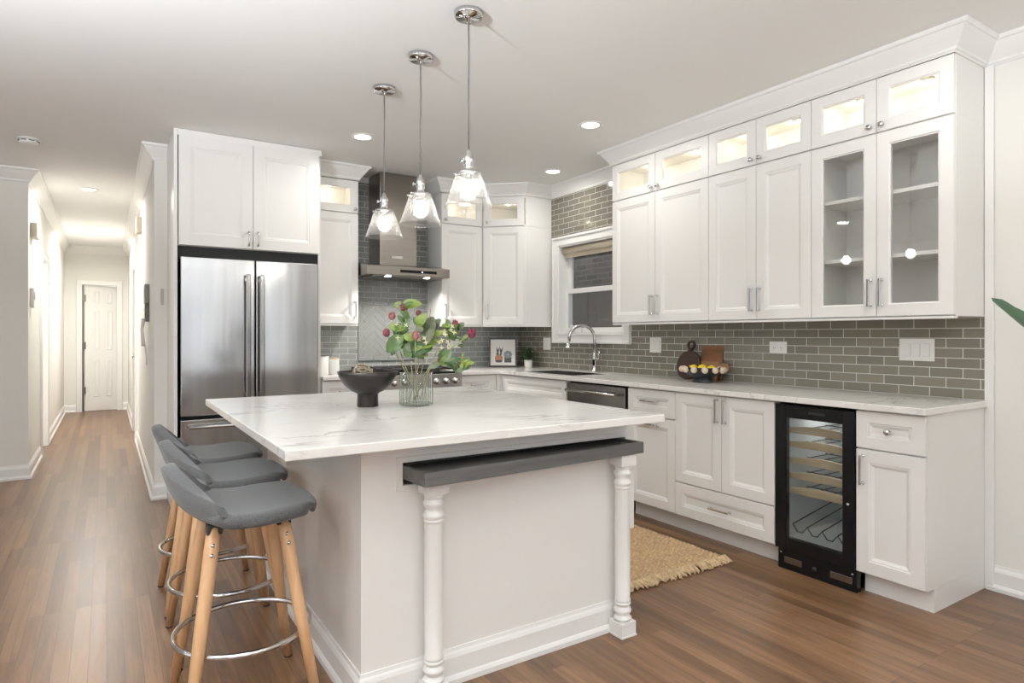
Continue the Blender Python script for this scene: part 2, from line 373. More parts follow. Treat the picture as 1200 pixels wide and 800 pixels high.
        if bevel:
            q = o.modifiers.new('bevel', 'BEVEL'); q.width = bevel; q.segments = seg; q.limit_method = 'ANGLE'; q.angle_limit = .6
        return o

def tag(o, label, cat, group=None, kind=None):
    o['label'] = label; o['category'] = cat
    if group: o['group'] = group
    if kind: o['kind'] = kind
    return o
def thing(name, label, cat, loc=(0, 0, 0), rz=0, group=None):
    o = bpy.data.objects.new(name, None); C.objects.link(o); o.location = loc; o.rotation_euler = (0, 0, rz)
    o.empty_display_size = .05
    return tag(o, label, cat, group)
def struct(name, mb, m, bevel=0):
    o = mb.build(name, m, None, bevel); o['kind'] = 'structure'; return o
def copy_tree(o, parent=None):
    c = o.copy(); C.objects.link(c); c.parent = parent
    for ch in list(o.children): copy_tree(ch, c)
    return c
def B(a, b): return MB().box(a, b)

# ------------------------------------------------------------------ key dimensions
H = 2.65; XW = 3.616; YB = 5.49
XB = 3.002; XC = 2.968; XU = 3.28
ZC = .914; ZCB = .884; ZU = 1.322; ZS = 2.255; ZT = 2.532
HX0, HX1, HY0, HYE, LY = -.565, .30, 5.41, 12.2, 6.79   # hall walls and the left return wall

# ------------------------------------------------------------------ the room
struct('floor', B((-4, -3.5, -.06), (XW + .1, 15, 0)), FLOOR)
struct('ceiling', B((-4, -3.5, H), (XW + .1, 15, H + .06)), CEIL)
# right wall with the window hole: local x = world y, local y = world z
WY0, WY1, WZ0, WZ1 = 3.885, 4.772, 1.243, 2.068
def upright(mb, axis):
    if axis == 'x':   # plate (u,v,w) -> world (w, u, v)
        mb.v = [(p[2], p[0], p[1]) for p in mb.v]
    else:             # -> (u, w, v)
        mb.v = [(p[0], p[2], p[1]) for p in mb.v]
    return mb
hole = lambda i, j: not (i == 1 and j == 1)
struct('wall_right', upright(MB().slab([-3.5, WY0, WY1, YB + .12], [0, WZ0, WZ1, H], hole, XW, XW + .14), 'x'), WALL)
struct('wall_back', B((.42, YB, 0), (XW, YB + .12, H)), WALL)
# hall: right side wall with a doorway, left side wall with a doorway, end wall with a doorway
D2 = (8.66, 9.40); D1 = (7.98, 8.70); D3 = (-.33, .144)
struct('wall_hall_right', upright(MB().slab([HY0, D2[0], D2[1], HYE], [0, 2.04, H], lambda i, j: not (i == 1 and j == 0), HX1, HX1 + .12), 'x'), WALL)
struct('wall_hall_left', upright(MB().slab([LY, D1[0], D1[1], HYE], [0, 2.04, H], lambda i, j: not (i == 1 and j == 0), HX0 - .12, HX0), 'x'), WALL)
struct('wall_hall_end', upright(MB().slab([HX0 - .12, D3[0], D3[1], HX1 + .12], [0, 2.04, H], lambda i, j: not (i == 1 and j == 0), HYE, HYE + .12), 'y'), WALL)
struct('wall_left_return', B((-4, LY, 0), (HX0 - .12, LY + .12, H)), WALL)
area('bath_light', (.2, 13.2, 2.4), (0, 0, 0), .4, .4, 40, (1, .98, .95))
area('room_daylight', (-2.6, 7.85, 1.3), (PI / 2, 0, -PI / 2), 1.6, 1.8, 60, (1, .98, .95))  # added fill light in the side room, out of view, brightens the hall
struct('floor_side_room', B((-3.9, 6.95, .001), (HX0 - .12, 8.76, .004)), FLOOR); struct('wall_side_room', B((-3.9, 8.76, 0), (HX0 - .12, 8.86, H)), WALL)
struct('wall_bath', B((-1.2, 14.2, 0), (1.4, 14.3, H)), BATH)
struct('floor_bath', B((-1.2, HYE + .12, .001), (1.4, 14.2, .008)), BATH)
# living room behind the camera: walls with windows the daylight comes through
struct('wall_rear', upright(MB().slab([-4, -3.15, -1.45, -.8, .2, 1.15, 1.75, 2.45, 2.95, XW], [0, .1, 2.3, H], lambda i, j: not (j == 1 and i in (1, 3, 5, 7)), -3.5, -3.4), 'y'), WALL)
struct('wall_left', upright(MB().slab([-3.5, -2.2, -.2, .9, 3.5, LY], [0, .6, 2.3, H], lambda i, j: not (j == 1 and i in (1, 3)), -4.1, -3.9), 'x'), WALL)

CROWN = [(0, H - .115), (.006, H - .115), (.010, H - .108), (.016, H - .104), (.018, H - .094), (.030, H - .078), (.050, H - .052), (.064, H - .032), (.070, H - .022), (.078, H - .020), (.084, H - .012), (.086, H - .001), (0, H - .001)]
struct('trim_1', MB().sweep([(XW, -3.4), (XW, 1.335), (XU + .004, 1.335), (XU + .004, 3.665), (XW, 3.665), (XW, 4.90), (3.311, 4.90), (3.004, 5.178), (2.57, 5.178), (2.57, YB)], CROWN), TRIM)
struct('trim_2', MB().sweep([(1.79, YB), (1.79, 5.178), (1.395, 5.178)], CROWN), TRIM)
struct('trim_3', MB().sweep([(.383, HY0), (HX1, HY0), (HX1, HYE), (HX0, HYE), (HX0, LY), (-3.9, LY)], CROWN), TRIM)
BASE = [(0, 0), (.024, 0), (.024, .018), (.018, .028), (.014, .032), (.014, .092), (.010, .104), (.006, .110), (.004, .122), (0, .122)]
def base(name, path): return struct(name, MB().sweep(path, BASE), TRIM)
base('baseboard_right', [(XW, -3.4), (XW, 1.325)])
base('baseboard_hall_right', [(.383, HY0), (HX1, HY0), (HX1, D2[0] - .085)])
base('baseboard_hall_right_far', [(HX1, D2[1] + .085), (HX1, HYE), (D3[1] + .085, HYE)])
base('baseboard_hall_end', [(D3[0] - .085, HYE), (HX0, HYE), (HX0, D1[1] + .085)])
base('baseboard_left', [(HX0, D1[0] - .085), (HX0, LY), (-3.9, LY)])
# right wall end strip beside tile and cabinets
struct('trim_4', B((XW - .022, 1.296, 0), (XW, 1.333, 2.535)), TRIM, .003)

def casing(name, axis, pos, sgn, a, b, top, w=.075, t=.018):
    mb = MB()
    def put(u0, u1, z0, z1, tt):
        lo, hi = sorted((pos, pos + sgn * tt))
        if axis == 'x': mb.box((lo, u0, z0), (hi, u1, z1))
        else: mb.box((u0, lo, z0), (u1, hi, z1))
    for tt, ww, off in ((t, w, 0), (t + .006, .019, w - .02)):
        put(a - off - ww, a - off, 0, top + off + ww, tt); put(b + off, b + off + ww, 0, top + off + ww, tt); put(a, b, top + off, top + off + ww, tt)
    return struct(name, mb, TRIM, .002)
casing('trim_5', 'x', HX1, -1, D2[0], D2[1], 2.04)
casing('trim_6', 'x', HX0, 1, D1[0], D1[1], 2.04)
casing('trim_7', 'y', HYE, -1, D3[0], D3[1], 2.04)

def door_leaf(name, w, h, t=.035, six=True):
    e = bpy.data.objects.new(name, None); C.objects.link(e); e['kind'] = 'structure'
    m = MB().box((0, -t / 2, 0), (w, t / 2, h)); m.build('door_leaf', TRIM, e, .002)
    p = MB(); s = .11; c = w / 2; rows = [(.22, .82), (.98, 1.62), (1.74, 1.93)]
    for x0, x1 in ((s, c - .045), (c + .045, w - s)):
        for z0, z1 in rows:
            for y in (-t / 2, t / 2):
                sg = -1 if y < 0 else 1
                k = [(x0, z0), (x1, z0), (x1, z1), (x0, z1)]
                vs = []
                for ins, dy in ((0, 0), (.010, 0), (.022, 0), (.036, .0065), (.038, .0065)):
                    for a, b in ((x0 + ins, z0 + ins), (x1 - ins, z0 + ins), (x1 - ins, z1 - ins), (x0 + ins, z1 - ins)): vs.append((a, y + sg * (.007 - dy) if ins else y, b))
                fs = [(r * 4 + i, r * 4 + (i + 1) % 4, r * 4 + 4 + (i + 1) % 4, r * 4 + 4 + i) for r in range(4) for i in range(4)] + [(16, 17, 18, 19)]
                p.add(vs, fs)
    p.build('panel_moulding', TRIM, e)
    return e
# end-of-hall door, ajar inwards, hinged on its left edge
d = door_leaf('door_1', .50, 2.025); d.location = (D3[0] + .03, HYE + .05, .006); d.rotation_euler = (0, 0, math.radians(13))
for z in (.28, 1.0, 1.76):
    MB().box((-.05, -.045, z), (.012, -.018, z + .11)).build('door_hinge', HINGE, d, .002)
B((-.03, -.012, 0), (-.006, .012, 2.03)).build('hinge_edge', HINGE, d)
d = door_leaf('door_2', D2[1] - D2[0] - .006, 2.03); d.location = (HX1 + .04, D2[1] - .003, .006); d.rotation_euler = (0, 0, -PI / 2)
MB().lathe([(.026, 0), (.026, .008), (.01, .012), (.01, .035), (.022, .045), (.026, .058), (.018, .07), (0, .072)], 20, axis='y').turn(Matrix.Rotation(PI, 4, 'Z')).build('door_knob', NICKEL, d, loc=(.67, -.018, .98))
# window over the sink
wn = bpy.data.objects.new('window_1', None); C.objects.link(wn); wn['kind'] = 'structure'
cs = MB(); o = .087
for ww, tt, off in ((o, .018, 0), (.021, .03, o - .022), (.013, .024, .001)):
    cs.box((XW - .008 - tt, WY0 - off - ww, WZ0 - off - ww), (XW - .006, WY0 - off, WZ1 + off + ww)); cs.box((XW - .008 - tt, WY1 + off, WZ0 - off - ww), (XW - .006, WY1 + off + ww, WZ1 + off + ww))
    cs.box((XW - .008 - tt, WY0 - off, WZ1 + off), (XW - .006, WY1 + off, WZ1 + off + ww)); cs.box((XW - .008 - tt, WY0 - off, WZ0 - off - ww), (XW - .006, WY1 + off, WZ0 - off))
cs.build('window_casing', TRIM, wn, .003)
jb = MB(); xi, xo, e_ = XW - .024, XW + .139, .0005
jb.box((xi, WY0 + e_, WZ0 + e_), (xo, WY0 + .012, WZ1 - e_)).box((xi, WY1 - .012, WZ0 + e_), (xo, WY1 - e_, WZ1 - e_)).box((xi, WY0 + .0121, WZ0 + e_), (xo, WY1 - .0121, WZ0 + .012)).box((xi, WY0 + .0121, WZ1 - .012), (xo, WY1 - .0121, WZ1 - e_))
jb.build('window_jamb', TRIM, wn)
def sash(z0, z1, x, r=.045):
    m = MB(); a, b = WY0 + .012, WY1 - .012
    m.box((x, a, z0), (x + .03, a + r, z1)).box((x, b - r, z0), (x + .03, b, z1)).box((x, a + r, z0), (x + .03, b - r, z0 + r)).box((x, a + r, z1 - r), (x + .03, b - r, z1))
    q = m.build('window_sash', TRIM, wn, .004)
    B((x + .013, a + r, z0 + r), (x + .017, b - r, z1 - r)).build('window_pane', GLASS, q)
sash(WZ0 + .012, 1.665, XW + .05); sash(1.625, WZ1 - .012, XW + .09)
sh = MB().lathe([(.028, WY0 + .02), (.028, WY1 - .02)], 20, (XW + .03, 0, WZ1 - .045), 'y').box((XW + .045, WY0 + .03, WZ1 - .10), (XW + .047, WY1 - .03, WZ1 - .04)).box((XW + .04, WY0 + .03, WZ1 - .11), (XW + .052, WY1 - .03, WZ1 - .095))
sh = sh.build('roller_shade', BLIND); tag(sh, 'cream roller shade rolled up at the top of the sink window', 'window shade')
nb = thing('outside_building', 'dark brick and brown boarded house wall outside the sink window', 'building', (5.3, 6, -.5))
B((0, -4, 2.32), (.3, 7, 5)).build('brick_wall', EXTB, nb); B((-.02, -4, 0), (.28, 7, 2.32)).build('siding', SIDING, nb); B((-.05, -4, 2.29), (-.02, 7, 2.36)).build('ledge', SIDING, nb)

# tile splashbacks
TH = .008
struct('wall_right_tile', upright(MB().slab([1.335, 3.66, WY0, WY1, 4.905, YB], [ZC, ZU, WZ1 - .0001, H - .1],
       lambda i, j: (j == 0 and not (i == 2)) or (j > 0 and 1 <= i <= 3 and not (i == 2 and j == 1)), XW - TH, XW - .0005), 'x'), TILE_R)
struct('wall_right_tile_low', B((XW - TH, WY0, ZC), (XW - .0005, WY1, WZ0)), TILE_R)
struct('wall_back_tile', B((1.395, YB - TH, ZC), (XW - TH, YB - .0005, H - .05)), TILE_B)
# herringbone feature panel behind the range
hx0, hx1, hz0, hz1 = 1.925, 2.425, 1.035, 1.50
def clip(poly, x0, x1, z0, z1):
    for ax, lim, s in ((0, x0, 1), (0, x1, -1), (1, z0, 1), (1, z1, -1)):
        out = []
        for i in range(len(poly)):
            a, b = poly[i - 1], poly[i]; da, db = s * (a[ax] - lim), s * (b[ax] - lim)
            if da * db < 0:
                t = da / (da - db); out.append((a[0] + (b[0] - a[0]) * t, a[1] + (b[1] - a[1]) * t))
            if db >= 0: out.append(b)
        poly = out
        if len(poly) < 3: return []
    return poly
hb = MB(); tw, tl, g = .05, .15, .0016; cx, cz = (hx0 + hx1) / 2, (hz0 + hz1) / 2; ca = math.sqrt(.5)
for a in range(-14, 15):
    for b_ in range(-14, 15):
        # herringbone lattice with block ratio 3
        ox, oy = a * tw + b_ * tl, a * tw - b_ * tl
        for r in ((ox, oy, tl, tw), (ox + tl - 0, oy + tw - tl + 0, tw, tl)):
            x, y, w_, h_ = r
            q = [(x + g, y + g), (x + w_ - g, y + g), (x + w_ - g, y + h_ - g), (x + g, y + h_ - g)]
            q = [(cx + (p[0] - p[1]) * ca, cz + (p[0] + p[1]) * ca) for p in q]
            q = clip(q, hx0, hx1, hz0, hz1)
            if q: hb.prism(q, YB - TH - .006, YB - TH)
struct('wall_back_herringbone_tile', hb, TILE)
struct('wall_back_herringbone_grout', B((hx0 - .03, YB - TH - .003, hz0 - .03), (hx1 + .03, YB - TH + .001, hz1 + .03)), GROUTM)
bd = MB(); e = .034
for i in range(4):
    l = (hx1 - hx0 + .07) / 4; bd.box((hx0 - .035 + i * l + .001, YB - TH - .012, hz1 + .003), (hx0 - .035 + (i + 1) * l - .001, YB - TH, hz1 + e)); bd.box((hx0 - .035 + i * l + .001, YB - TH - .012, hz0 - e), (hx0 - .035 + (i + 1) * l - .001, YB - TH, hz0 - .003))
    l = (hz1 - hz0) / 4
    for x0, x1 in ((hx0 - e, hx0 - .003), (hx1 + .003, hx1 + e)): bd.box((x0, YB - TH - .012, hz0 + i * l + .001), (x1, YB - TH, hz0 + (i + 1) * l - .001))
struct('wall_back_tile_border', bd, TILE, .002)

# ------------------------------------------------------------------ cabinetry
def front_mesh(w, h, stile=.058, glass=False, t=.02):
    m = MB(); s = min(stile, w * .28, h * .30)
    rings = [(0, 0), (0, -t + .0015), (.0015, -t), (s, -t), (s + .003, -t + .004), (s + .009, -t + .004), (s + .022, -t + .011)]
    if glass: rings = [(0, 0), (0, -t + .0015), (.0015, -t), (s, -t), (s + .004, -t + .005), (s + .008, -t + .005), (s + .008, 0)]
    vs = []
    for i, y in rings: vs += [(i, y, i), (w - i, y, i), (w - i, y, h - i), (i, y, h - i)]
    fs = [(r * 4 + i, r * 4 + (i + 1) % 4, r * 4 + 4 + (i + 1) % 4, r * 4 + 4 + i) for r in range(len(rings) - 1) for i in range(4)]
    n = len(rings) - 1
    if glass: fs += [(n * 4 + i, n * 4 + (i + 1) % 4, (i + 1) % 4, i) for i in range(4)]
    else: fs += [tuple(n * 4 + i for i in range(4)), (3, 2, 1, 0)]
    m.add(vs, fs); return m, s + .008
def pull_mesh(L=.128, vertical=True, r=.0048):
    m = MB()
    m.box((-r, -.034, -L / 2 - .006), (r, -.034 + 2 * r, L / 2 + .006))
    for z in (-L / 2, L / 2): m.lathe([(.0085, 0), (.0085, -.005), (.0045, -.008), (.0045, -.028), (.007, -.03)], 12, (0, 0, z), 'y')
    if not vertical: m.turn(Matrix.Rotation(PI / 2, 4, 'Y'))
    return m
def arch_pull(L=.10):
    return MB().tube([(0, 0, -L / 2), (0, -.022, -L / 2 + .004), (0, -.03, -L / 2 + .02), (0, -.03, L / 2 - .02), (0, -.022, L / 2 - .004), (0, 0, L / 2)], [.007, .006, .005, .005, .006, .007], 10)
def knob_mesh(): return MB().lathe([(.009, 0), (.009, -.003), (.005, -.006), (.005, -.016), (.012, -.019), (.014, -.024), (.011, -.028), (0, -.029)], 16, (0, 0, 0), 'y')

def cabinet(name, label, loc, rz, w, h, d, fronts, toe=0, hollow=False, open_top=False, shelves=(), puck=False, group=None, cat='cabinet', rail=False):
    if rz: loc = (loc[0] - .001, loc[1], loc[2])
    r = thing(name, label, cat, loc, rz, group); t = .018; yf = -d + .021
    m = MB()
    if hollow:
        m.box((0, yf, 0), (t, 0, h)).box((w - t, yf, 0), (w, 0, h)).box((t, yf, 0), (w - t, 0, t)).box((t, yf, h - t), (w - t, 0, h)).box((t, -.016, t), (w - t, 0, h - t))
    elif open_top: m.box((0, yf, toe), (t, 0, h)).box((w - t, yf, toe), (w, 0, h)).box((t, yf, toe), (w - t, 0, toe + t)).box((t, -.01, toe + t), (w - t, 0, h)).box((t, yf, toe + t), (w - t, yf + .018, h))
    else: m.box((0, yf, toe), (w, 0, h))
    m.build('carcass', CAB, r, .001)
    if toe: B((0, yf + .062, 0), (w, yf + .08, toe)).build('toe_kick', CAB, r)
    if hollow and shelves:
        for z in shelves: B((t + .002, yf + .02, z), (w - t - .002, -.017, z + .019)).build('shelf', CAB, r)
    for f in fronts:
        x0, x1, z0, z1 = f[:4]; kind = f[4]; g = .0015
        mb, s = front_mesh(x1 - x0 - 2 * g, z1 - z0 - 2 * g, f[6] if len(f) > 6 else .058, kind == 'glass')
        q = mb.build('drawer' if kind == 'drawer' else 'door', CAB, r, loc=(x0 + g, yf - .001, z0 + g))
        ww, hh = x1 - x0 - 2 * g, z1 - z0 - 2 * g
        if kind == 'glass': B((s - .004, -.012, s - .004), (ww - s + .004, -.008, hh - s + .004)).build('glass_pane', PANE, q)
        hd = f[5]
        if hd:
            k, hx, hz = hd
            mb = {'v': lambda: pull_mesh(), 'h': lambda: pull_mesh(vertical=False), 'k': knob_mesh, 'a': arch_pull}[k]()
            mb.build('knob' if k == 'k' else 'handle', NICKEL if k in 'k' else CHROME, q, loc=(hx - x0 - g, -.0195, hz - z0 - g), bevel=.0015 if k in 'vh' else 0)
    if puck:
        for px in ([w / 2] if w < .5 else [w * .27, w * .73]):
            q = MB().lathe([(.03, 0), (.03, -.010), (.024, -.013)], 20, (px, yf * .5, h - t)).build('puck_light', NICKEL, r)
            MB().lathe([(.022, -.0131), (.021, -.015), (0, -.0152)], 20, (px, yf * .5, h - t)).build('puck_lens', PUCKM, q)
            point('cabinet_light', (px, yf * .5, h - t - .05), PUCK, (1, .88, .70), .018, r)
    if rail: B((0, yf - .018, -.012), (w, yf + .02, 0)).build('light_rail', CAB, r, .002)
    return r
RZ = -PI / 2
DU = XW - XU
# right wall uppers: far (by window), middle, glass (near)
bays = [(3.665, 2.741, 3.215, 'by the window'), (2.741, 2.034, 2.386, 'second from the window'), (2.034, 1.335, 1.683, 'nearest the room, farthest from the window')]
for bi, (ya, yb, ym, wh) in enumerate(bays):
    w = ya - yb; c = ya - ym; h = ZS - ZU
    kind = 'glass' if bi == 2 else 'door'
    lab = ['white two-door wall cabinet right beside the sink window', 'white two-door wall cabinet between window-side cabinet and glass-door cabinet', 'tall glass-door wall cabinet with shelves above the wall switches'][bi]
    cabinet('wall_cabinet', lab, (XW, ya, ZU), RZ, w, h, DU, [(0, c, .004, h - .003, kind, ('v', c - .028, .125)), (c, w, .004, h - .003, kind, ('v', c + .028, .125))],
            hollow=(bi == 2), shelves=(.30, .62) if bi == 2 else (), group='wall cabinets on the right wall', rail=True)
    h2 = ZT - ZS
    lab = ['small lit glass-door top cabinet beside the sink window', 'small lit glass-door top cabinet in the middle of the right wall row', 'small lit glass-door top cabinet above the tall glass-door cabinet'][bi]
    cabinet('top_cabinet', lab, (XW, ya, ZS), RZ, w, h2 + .002, DU, [(0, c, .003, h2, 'glass', ('k', c - .03, .035)), (c, w, .003, h2, 'glass', ('k', c + .03, .035))],
            hollow=True, puck=True, group='lit top cabinets on the right wall')
    # closing board up to the crown
    B((XU + .021, yb, ZT + .002), (XW, ya, H)).build('cover_board', CAB, bpy.data.objects[sorted(o.name for o in bpy.data.objects if o.name.startswith('top_cabinet'))[-1]]).matrix_parent_inverse = (Matrix.Translation((XW, ya, ZS)) @ Matrix.Rotation(RZ, 4, 'Z')).inverted()

# right wall base run
DB = XW - XB
def base_r(name, label, ya, yb, fronts, **k): return cabinet(name, label, (XW, ya, 0), RZ, ya - yb, ZCB, DB, fronts, toe=.105, group='base cabinets on the right wall', **k)
base_r('base_cabinet', 'narrow white base cabinet with knob drawer at the end of the run', 1.635, 1.333,
       [(0, .302, .70, .876, 'drawer', ('k', .151, .79)), (0, .302, .112, .696, 'door', ('v', .034, .60))])
base_r('base_cabinet', 'white base cabinet with two doors over one wide drawer', 2.769, 2.069,
       [(0, .355, .318, .876, 'door', ('v', .327, .79)), (.355, .70, .318, .876, 'door', ('v', .383, .79)), (0, .70, .112, .314, 'drawer', ('h', .35, .215))])
base_r('base_cabinet', 'white pull-out base cabinet with drawer beside the dishwasher', 3.205, 2.769,
       [(.01, .436, .70, .876, 'drawer', ('h', .223, .80)), (.01, .436, .112, .696, 'drawer', ('h', .223, .65))])
base_r('base_cabinet', 'white sink base cabinet in the corner left of the dishwasher', 4.86, 3.875,
       [(.06, .975, .70, .876, 'drawer', None), (.06, .515, .112, .696, 'door', ('v', .485, .60)), (.515, .975, .112, .696, 'door', ('v', .545, .60))], open_top=True)

ec = [o for o in C.objects if o.get('label', '').startswith('narrow white base cabinet with knob')][0]
B((.284, -DB + .0825, 0), (.3018, -.001, .1048)).build('end_panel', CAB, ec)
sc_ = [o for o in C.objects if o.get('label', '').startswith('white sink base cabinet')][0]
MB().box((.0, -DB + .004, .105), (.058, -DB + .03, ZCB)).box((.002, -DB - .042, .105), (.022, -DB + .004, ZCB)).build('corner_filler', CAB, sc_)
dw = thing('dishwasher', 'stainless dishwasher with a bar handle under the right worktop', 'dishwasher', (XW, 3.872, 0), RZ)
B((.004, -DB + .03, .105), (.650, -.02, ZCB - .004)).build('body', BLACK, dw)
B((.006, -DB - .004, .115), (.648, -DB + .03, .868)).build('door', STEELD, dw, .003)
B((.02, -DB + .08, 0), (.63, -DB + .1, .105)).build('toe_kick', BLACK, dw)
MB().tube([(.045, -DB - .05, .815), (.60, -DB - .05, .815)], .011, 14).tube([(.06, -DB, .815), (.06, -DB - .05, .815)], .008, 10).tube([(.585, -DB, .815), (.585, -DB - .05, .815)], .008, 10).build('handle', STEEL, dw)

# wine cooler
wc = thing('wine_cooler', 'black glass-door wine cooler with wooden racks under the worktop', 'wine cooler', (XW, 2.066, 0), RZ)
w = .428; t = .03; yf = -DB - .004
B((0, yf + .045, .08), (t, -.03, .872)).box((w - t, yf + .045, .08), (w, -.03, .872)).box((t, yf + .045, .08), (w - t, -.03, .16)).box((t, yf + .045, .84), (w - t, -.03, .872)).box((t, -.05, .16), (w - t, -.03, .84)).build('body', BLACK, wc, .002)
INNER = mat('cooler_liner', (.42, .44, .45), .5)
B((t, yf + .05, .161), (t + .004, -.051, .839)).box((w - t - .004, yf + .05, .161), (w - t, -.051, .839)).box((t, -.055, .161), (w - t, -.051, .839)).box((t, yf + .05, .161), (w - t, -.051, .165)).build('liner', INNER, wc)
dr = B((.003, yf, .108), (.062, yf + .04, .868)).box((w - .062, yf, .108), (w - .003, yf + .04, .868)).box((.062, yf, .108), (w - .062, yf + .04, .17)).box((.062, yf, .80), (w - .062, yf + .04, .868)).build('door', BLACK, wc, .003)
B((.062, yf + .006, .17), (w - .062, yf + .010, .80)).build('glass_pane', WFGLASS, dr)
B((.19, yf - .002, .828), (.28, yf + .001, .842)).build('display', BLACKM, dr, .002)
MB().lathe([(.007, 0), (.007, -.012), (0, -.013)], 12, (w - .03, yf, .42), 'y').build('lock', NICKEL, dr)
for k, z in enumerate((.735, .66, .575, .495, .415)):
    poly = [(t + .012, z - .022), (w - t - .012, z - .022)] + [(w - t - .012 - (w - 2 * t - .024) * i / 10, z + .006 + .014 * math.sin(PI * i / 10)) for i in range(11)]
    rk = MB().prism(poly, yf + .07, yf + .09).build('wine_rack', RACKW, wc, .001)
    q = MB()
    for i in range(5): q.tube([(t + .03 + i * (w - 2 * t - .06) / 4, yf + .09, z - .01), (t + .03 + i * (w - 2 * t - .06) / 4, -.08, z - .01)], .003, 6)
    q.tube([(t + .005, -.2, z - .012), (w - t - .005, -.2, z - .012)], .003, 6).tube([(t + .005, -.38, z - .012), (w - t - .005, -.38, z - .012)], .003, 6)
    q.build('rack_wire', BLACKM, rk)
q = MB(); pts = []
for i in range(13):
    pts.append((t + .02 + i * (w - 2 * t - .04) / 12, yf + .085, .19 + (.035 if i % 3 == 0 else 0)))
q.tube(pts, .0035, 6)
for i in range(5): q.tube([(t + .02 + (i * 3 if i < 4 else 12) * (w - 2 * t - .04) / 12, yf + .085, .225), (t + .02 + (i * 3 if i < 4 else 12) * (w - 2 * t - .04) / 12, -.10, .30)], .0035, 6)
q.build('wire_rack', IRON, wc)
pl = B((.012, yf + .012, .0), (w + .002, yf + .05, .105)).build('kick_panel', BLACK, wc, .003)
for x0, x1 in ((.05, .15), (.30, .41)): B((x0, yf + .009, .035), (x1, yf + .013, .068)).build('vent_grille', STEELD, pl, .002)
for x in (.03, .41): MB().lathe([(.005, 0), (.005, -.003), (0, -.0035)], 10, (x, yf + .012, .085), 'y').build('screw', NICKEL, pl)
for x in (.19, ): MB().lathe([(.012, 0), (.012, -.012), (0, -.013)], 14, (x + .03, yf + .012, .05), 'y').build('lock_knob', BLACKM, pl)

l = area('cooler_led', (w / 2, -.28, .835), (0, 0, 0), .25, .2, 1.6, (1, .98, .95)); l.parent = wc

# worktops
SY0, SY1, SX0, SX1 = 3.90, 4.63, 3.085, 3.47
wt = MB().slab([2.578, XC, SX0, SX1, XW - TH - .001], [1.318, SY0, SY1, 4.822, YB - TH - .001],
               lambda i, j: (j == 3 or i >= 1) and not (i == 2 and j == 1), ZCB, ZC).build('worktop', MARBLE, None, .003)
tag(wt, 'white veined L-shaped worktop along the right wall into the corner', 'worktop')
wl = B((1.392, 4.822, ZCB), (1.797, YB - TH - .001, ZC)).build('worktop', MARBLE, None, .003); tag(wl, 'short white worktop between refrigerator and range', 'worktop')
sk = thing('kitchen_sink', 'undermount stainless sink in the worktop below the window', 'sink', (SX0, SY0, .70))
a, b, dz = SX1 - SX0, SY1 - SY0, ZCB - .70 - .001
dz = ZC - .70 - .003; q = .006
MB().box((.001, .001, 0), (a - .001, b - .001, .004)).box((.001, .001, .004), (q, b - .001, dz)).box((a - q, .001, .004), (a - .001, b - .001, dz)).box((q, .001, .004), (a - q, q, dz)).box((q, b - q, .004), (a - q, b - .001, dz)).build('basin', STEELD, sk)
MB().lathe([(.045, 0), (.045, .003), (.03, .002), (0, .001)], 20, (a / 2, b / 2, .004)).build('drain', CHROME, sk)
fc = thing('faucet', 'chrome gooseneck faucet with side lever behind the sink', 'faucet', (3.525, 4.165, ZC))
MB().lathe([(.028, 0), (.028, .012), (.022, .018), (.019, .03), (.019, .10), (.022, .104), (.022, .118), (.018, .124), (.016, .16), (.0135, .17)], 20).build('body', CHROME, fc)
pts = [(0, 0, .165), (0, 0, .29)] + [(-.115 * (1 - math.cos(PI * i / 12)) * 1.0, 0, .29 + .115 * math.sin(PI * i / 12) * .95) for i in range(1, 12)]
pts = [(p[0], p[0] * -.25 + p[1], p[2]) for p in pts]
MB().tube(pts + [(-.233, .058, .265)], .0135, 14).build('spout', CHROME, fc)
MB().lathe([(.0135, .0), (.016, -.02), (.017, -.045), (.022, -.062), (.022, -.07), (0, -.07)], 18).build('spray_head', CHROME, fc, loc=(-.234, .0575, .272), rot=(0, .2, 0))
MB().tube([(0, -.015, .11), (0, -.055, .112)], .012, 12).tube([(0, -.05, .112), (0, -.056, .15), (0, -.06, .185)], [.010, .006, .008], 10).build('lever', CHROME, fc)

# back wall: fridge surround, uppers, base
fp = thing('refrigerator_cabinet', 'white two-door cabinet above the refrigerator with tall side panels', 'cabinet', (.385, YB, 0))
B((0, -.635, 0), (.022, 0, H - .003)).build('side_panel', CAB, fp, .001); B((.985, -.60, 0), (1.005, 0, H - .003)).build('side_panel', CAB, fp, .001)
B((.022, -.60, 1.85), (.985, 0, H - .003)).build('carcass', CAB, fp); B((.022, -.634, 2.603), (1.005, -.60, H - .003)).build('cover_strip', CAB, fp, .002)
B((.022, -.60, 1.76), (.985, -.5, 1.85)).build('shadow_gap', GAP, fp)
for x0, x1, hx in ((.030, .508, .478), (.511, .985, .541)):
    mb, s = front_mesh(x1 - x0, .752, .075); q = mb.build('door', CAB, fp, loc=(x0, -.617, 1.853))
    arch_pull().build('handle', NICKEL, q, loc=(hx - x0, -.0195, .075))
fr = thing('refrigerator', 'stainless french-door refrigerator with long bar handles', 'refrigerator', (.425, YB - .03, 0))
B((.004, -.56, .02), (.926, 0, 1.755)).build('body', GAP, fr)
for x0, x1 in ((0, .477), (.485, .93)): B((x0, -.625, .672), (x1, -.562, 1.772)).build('door', STEELV, fr, .006)
B((0, -.625, .06), (.93, -.562, .648)).build('freezer_drawer', STEELV, fr, .006); B((.01, -.60, 0), (.92, -.56, .055)).build('kick_grille', BLACKM, fr)
HANDLE = mat('dark_polished_handle', (.33, .31, .29), .16, 1)
